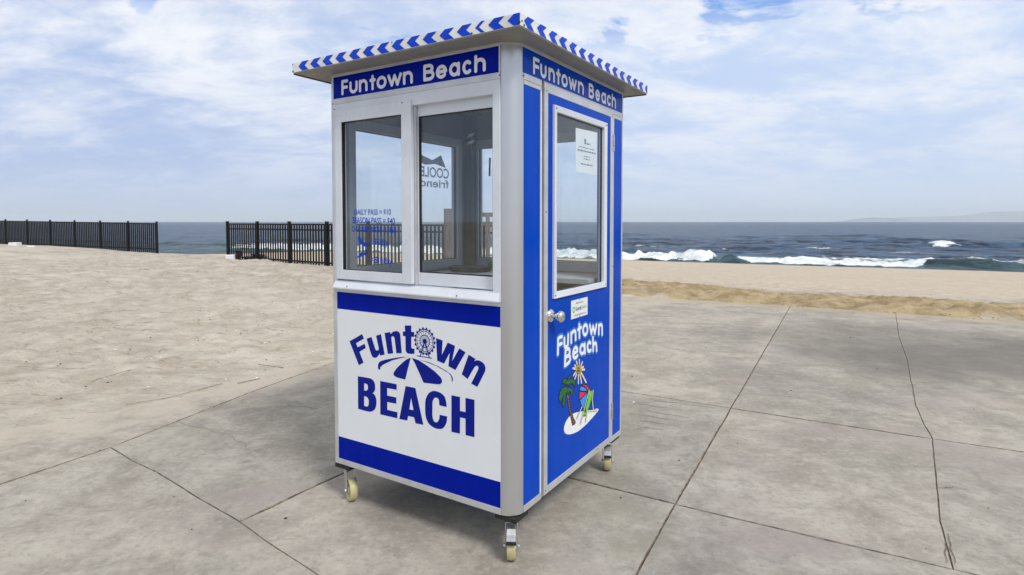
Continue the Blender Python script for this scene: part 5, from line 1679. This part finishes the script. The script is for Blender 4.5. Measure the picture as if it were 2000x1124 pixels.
# taller timber railing behind the booth, seen through its windows
rail = empty('timber_railing', (-1.10, 10.2, 0), math.atan2(0.35, 1.0))
tag(rail, 'weathered timber railing behind the booth, taller than the fence', 'railing')
gz = ground_z(-1.1, 10.2)
for a, h in ((0.0, 1.80), (1.06, 1.80)):
    bm = bmesh.new()
    box(bm, a - 0.075, a + 0.075, -0.07, 0.07, gz - 0.2, h)
    mk('post', bm, M['wood'], rail, 0.006)
for z in (1.66, 1.50, 0.35):
    bm = bmesh.new()
    box(bm, 0.0755, 0.9845, -0.03, 0.03, z, z + 0.075)
    mk('rail', bm, M['wood'], rail, 0.004)
for k in range(5):
    bm = bmesh.new()
    a = 0.20 + k * 0.165
    box(bm, a - 0.035, a + 0.035, -0.055, -0.0305, 0.30, 1.70)
    mk('baluster', bm, M['wood'], rail, 0.003)

# ------------------------------------------------------------------ small things on the sand
def crate(name, label, cat, x, y, w, d, h, rz, mat):
    bm = bmesh.new()
    prism(bm, [(-w / 2, 0), (w / 2, 0), (w / 2 * 0.96, h), (-w / 2 * 0.96, h)], lambda p, t: (p[0], d / 2 if t else -d / 2, p[1]))
    o = mk(name, bm, mat, None, 0.02)
    o.location = (x, y, ground_z(x, y) - 0.04)
    o.rotation_euler = (0, 0, rz)
    return tag(o, label, cat)


crate('footing_block', 'pale grey block on the sand at the end post of the right fence', 'block', -9.20, 19.2, 0.36, 0.3, 0.20, 0.3, M['white_plastic'])
b = crate('plastic_box', 'small white box at the foot of the fence by the left picture edge', 'box', -19.2, 22.6, 0.30, 0.3, 0.16, 0.1, M['white_plastic'])
b = crate('plastic_scrap', 'flat white scrap on the sand crest in front of the left fence', 'scrap', -18.5, 22.5, 0.26, 0.2, 0.06, 0.5, M['white_plastic'])
# brown bucket lying by the block
bm = bmesh.new()
lathe(bm, [(0.08, 0.0), (0.085, 0.01), (0.11, 0.24), (0.118, 0.25), (0.108, 0.25), (0.07, 0.02)], (0, 0, 0), 'z', 18)
bk = mk('bucket', bm, M['dark_plastic'], None, 0, smooth=True)
bk.location = (-8.95, 19.1, ground_z(-8.95, 19.1) + 0.04)
bk.rotation_euler = (R(18), R(14), 0)
tag(bk, 'dark brown bucket tilted beside the grey block at the fence', 'bucket')


def scrub(x, y, r, h, n, label):
    bm = bmesh.new()
    rg_ = random.Random(int(x * 100))
    for k in range(n):
        a = rg_.uniform(0, 2 * math.pi)
        q = r * math.sqrt(rg_.random())
        hh = h * (1 - (q / r) ** 2 * 0.7) * rg_.uniform(0.5, 1.0)
        bx, by = q * math.cos(a), q * 0.6 * math.sin(a)
        b_ = rg_.uniform(-0.08, 0.08), rg_.uniform(-0.08, 0.08)
        p = [Vector((bx - 0.012, by, -0.05)), Vector((bx + 0.012, by, -0.05)), Vector((bx + b_[0], by + b_[1], hh))]
        bm.faces.new([bm.verts.new(v) for v in p])
        for m_ in range(2):
            z = hh * rg_.uniform(0.4, 0.95)
            c_ = Vector((bx + b_[0] * z / hh, by + b_[1] * z / hh, z))
            d_ = Vector((rg_.uniform(-1, 1), rg_.uniform(-1, 1), rg_.uniform(-0.3, 0.6))).normalized() * 0.05
            n_ = Vector((d_.y, -d_.x, 0.3)).normalized() * 0.016
            bm.faces.new([bm.verts.new(c_), bm.verts.new(c_ + d_ * 0.5 + n_), bm.verts.new(c_ + d_), bm.verts.new(c_ + d_ * 0.5 - n_)])
    me = bpy.data.meshes.new('beach_shrub')
    bm.to_mesh(me)
    bm.free()
    o = link('beach_shrub', me, M['bush'])
    o.location = (x, y, ground_z(x, y))
    return tag(o, label, 'shrub')


scrub(-8.75, 20.0, 0.36, 0.30, 260, 'low dark scrubby plant behind the fence beside the brown bucket')

# coarse dry straw and wrack on the ochre bank along the pavement
bm = bmesh.new()
rg_ = random.Random(77)
for k in range(2600):
    x = rg_.uniform(0.5, 16)
    y = 12.41 - 0.5608 * (x - 2.37) + abs(rg_.gauss(0, 1.0)) * 2.4 - 0.15
    z = ground_z(x, y) + 0.05 + rg_.uniform(-0.02, 0.05)
    if edge_d(x, y) < 0.15:
        z = 0.003
    a, l, w = rg_.uniform(0, 3.14), rg_.uniform(0.02, 0.075), rg_.uniform(0.002, 0.005)
    dx, dy = math.cos(a) * l, math.sin(a) * l
    v = [bm.verts.new((x, y, z)), bm.verts.new((x + dx, y + dy, z + rg_.uniform(0, 0.03))), bm.verts.new((x + dx * 0.5 - dy / l * w, y + dy * 0.5 + dx / l * w, z + 0.012))]
    bm.faces.new(v)
me = bpy.data.meshes.new('dry_straw')
bm.to_mesh(me)
bm.free()
tag(link('dry_straw', me, M['twig']), 'short dry straw strewn over the ochre sand bank beside the pavement', kind='stuff')

# dark bits, shell chips and dead stalks: nobody could count them
rg_ = random.Random(21)
bm = bmesh.new()
bs = bmesh.new()


def chip(bm_, x, y, r):
    z = float(sand_base(np.array([[x]]), np.array([[y]]))[0, 0])
    if berm_e(x, y) < -0.2 and edge_d(x, y) < 0:
        z = 0.0
    a = rg_.uniform(0, 3.14)
    ca, sa = math.cos(a), math.sin(a)
    top = bm_.verts.new((x, y, z + r * 0.5 + 0.004))
    ring = [bm_.verts.new((x + r * (ca * u * 1.4 - sa * w), y + r * (sa * u * 1.4 + ca * w), z + 0.002)) for u, w in ((1, 0.1), (0.2, 0.9), (-0.9, 0.4), (-0.6, -0.8), (0.5, -0.7))]
    for k_ in range(5):
        bm_.faces.new((ring[k_], ring[(k_ + 1) % 5], top))


for k in range(300):
    t_ = rg_.random()
    x = rg_.gauss(-3.2, 1.3)
    y = rg_.gauss(9.0, 2.6)
    if berm_e(x, y) < 0.05 or y < 5:
        continue
    chip(bm, x, y, rg_.uniform(0.006, 0.013))
for k in range(60):
    x, y = rg_.uniform(-13, -2), rg_.uniform(6, 16)
    if berm_e(x, y) > 0.2:
        chip(bm, x, y, rg_.uniform(0.004, 0.010))
for k in range(60):
    x, y = rg_.uniform(1, 12), rg_.uniform(8, 24)
    if edge_d(x, y) > 0.1:
        chip(bm, x, y, rg_.uniform(0.008, 0.018))
for k in range(130):
    x, y = rg_.uniform(-3, 6), rg_.uniform(2.6, 10)
    chip(bm if k % 3 else bs, x, y, rg_.uniform(0.0015, 0.0045))
for x, y in ((2.02, 9.9), (2.95, 8.6), (4.35, 10.6), (1.22, 5.9), (0.62, 3.28), (-1.2, 3.05), (1.6, 4.1), (2.6, 5.4), (4.6, 7.9), (3.9, 6.2), (1.1, 3.8)):
    chip(bm, x, y, rg_.uniform(0.005, 0.011))
for k in range(120):
    x, y = rg_.gauss(-2.9, 0.9), rg_.gauss(7.6, 1.7)
    if berm_e(x, y) > -0.1 and y > 4.8:
        chip(bs, x, y, rg_.uniform(0.006, 0.014))
for x, y in ((1.06, 5.05), (3.0, 7.4), (3.6, 3.6)):
    chip(bs, x, y, rg_.uniform(0.006, 0.012))
me = bpy.data.meshes.new('beach_debris')
bm.to_mesh(me)
bm.free()
tag(link('beach_debris', me, M['debris']), 'dark bits of wrack and grit scattered over the sand', kind='stuff')
me = bpy.data.meshes.new('shell_chips')
bs.to_mesh(me)
bs.free()
tag(link('shell_chips', me, M['shell']), 'pale shell chips scattered near the pavement edge', kind='stuff')

bm = bmesh.new()


def stalk(pts, r):
    for a, b in zip(pts[:-1], pts[1:]):
        za, zb = ground_z(*a), ground_z(*b)
        tube(bm, (a[0], a[1], za + 0.012), (b[0], b[1], zb + 0.012), r, r, 5)


for pts, r in (([(-5.15, 6.05), (-4.75, 6.0), (-4.35, 6.02)], 0.0022), ([(-4.05, 5.55), (-3.95, 5.95), (-3.85, 6.35)], 0.003), ([(-3.30, 4.95), (-3.05, 5.15), (-2.8, 5.6)], 0.003), ([(-2.75, 6.30), (-2.45, 6.22)], 0.005), ([(-2.66, 5.62), (-2.52, 5.80)], 0.004), ([(-6.4, 9.1), (-6.0, 9.4)], 0.004), ([(-5.5, 8.2), (-5.25, 8.5)], 0.004), ([(-9.6, 15.0), (-9.1, 15.3)], 0.006)):
    stalk(pts, r)
for k in range(12):
    x, y = rg_.uniform(-11, -2.2), rg_.uniform(5, 13)
    if berm_e(x, y) < 0.3:
        continue
    a = rg_.uniform(-0.5, 0.5)
    l = rg_.uniform(0.05, 0.22)
    stalk([(x, y), (x + l * math.cos(a), y + l * math.sin(a))], rg_.uniform(0.002, 0.0045))
tag(mk('dead_stalks', bm, M['twig']), 'dry brown stalks and stems lying on the drifted sand', kind='stuff')
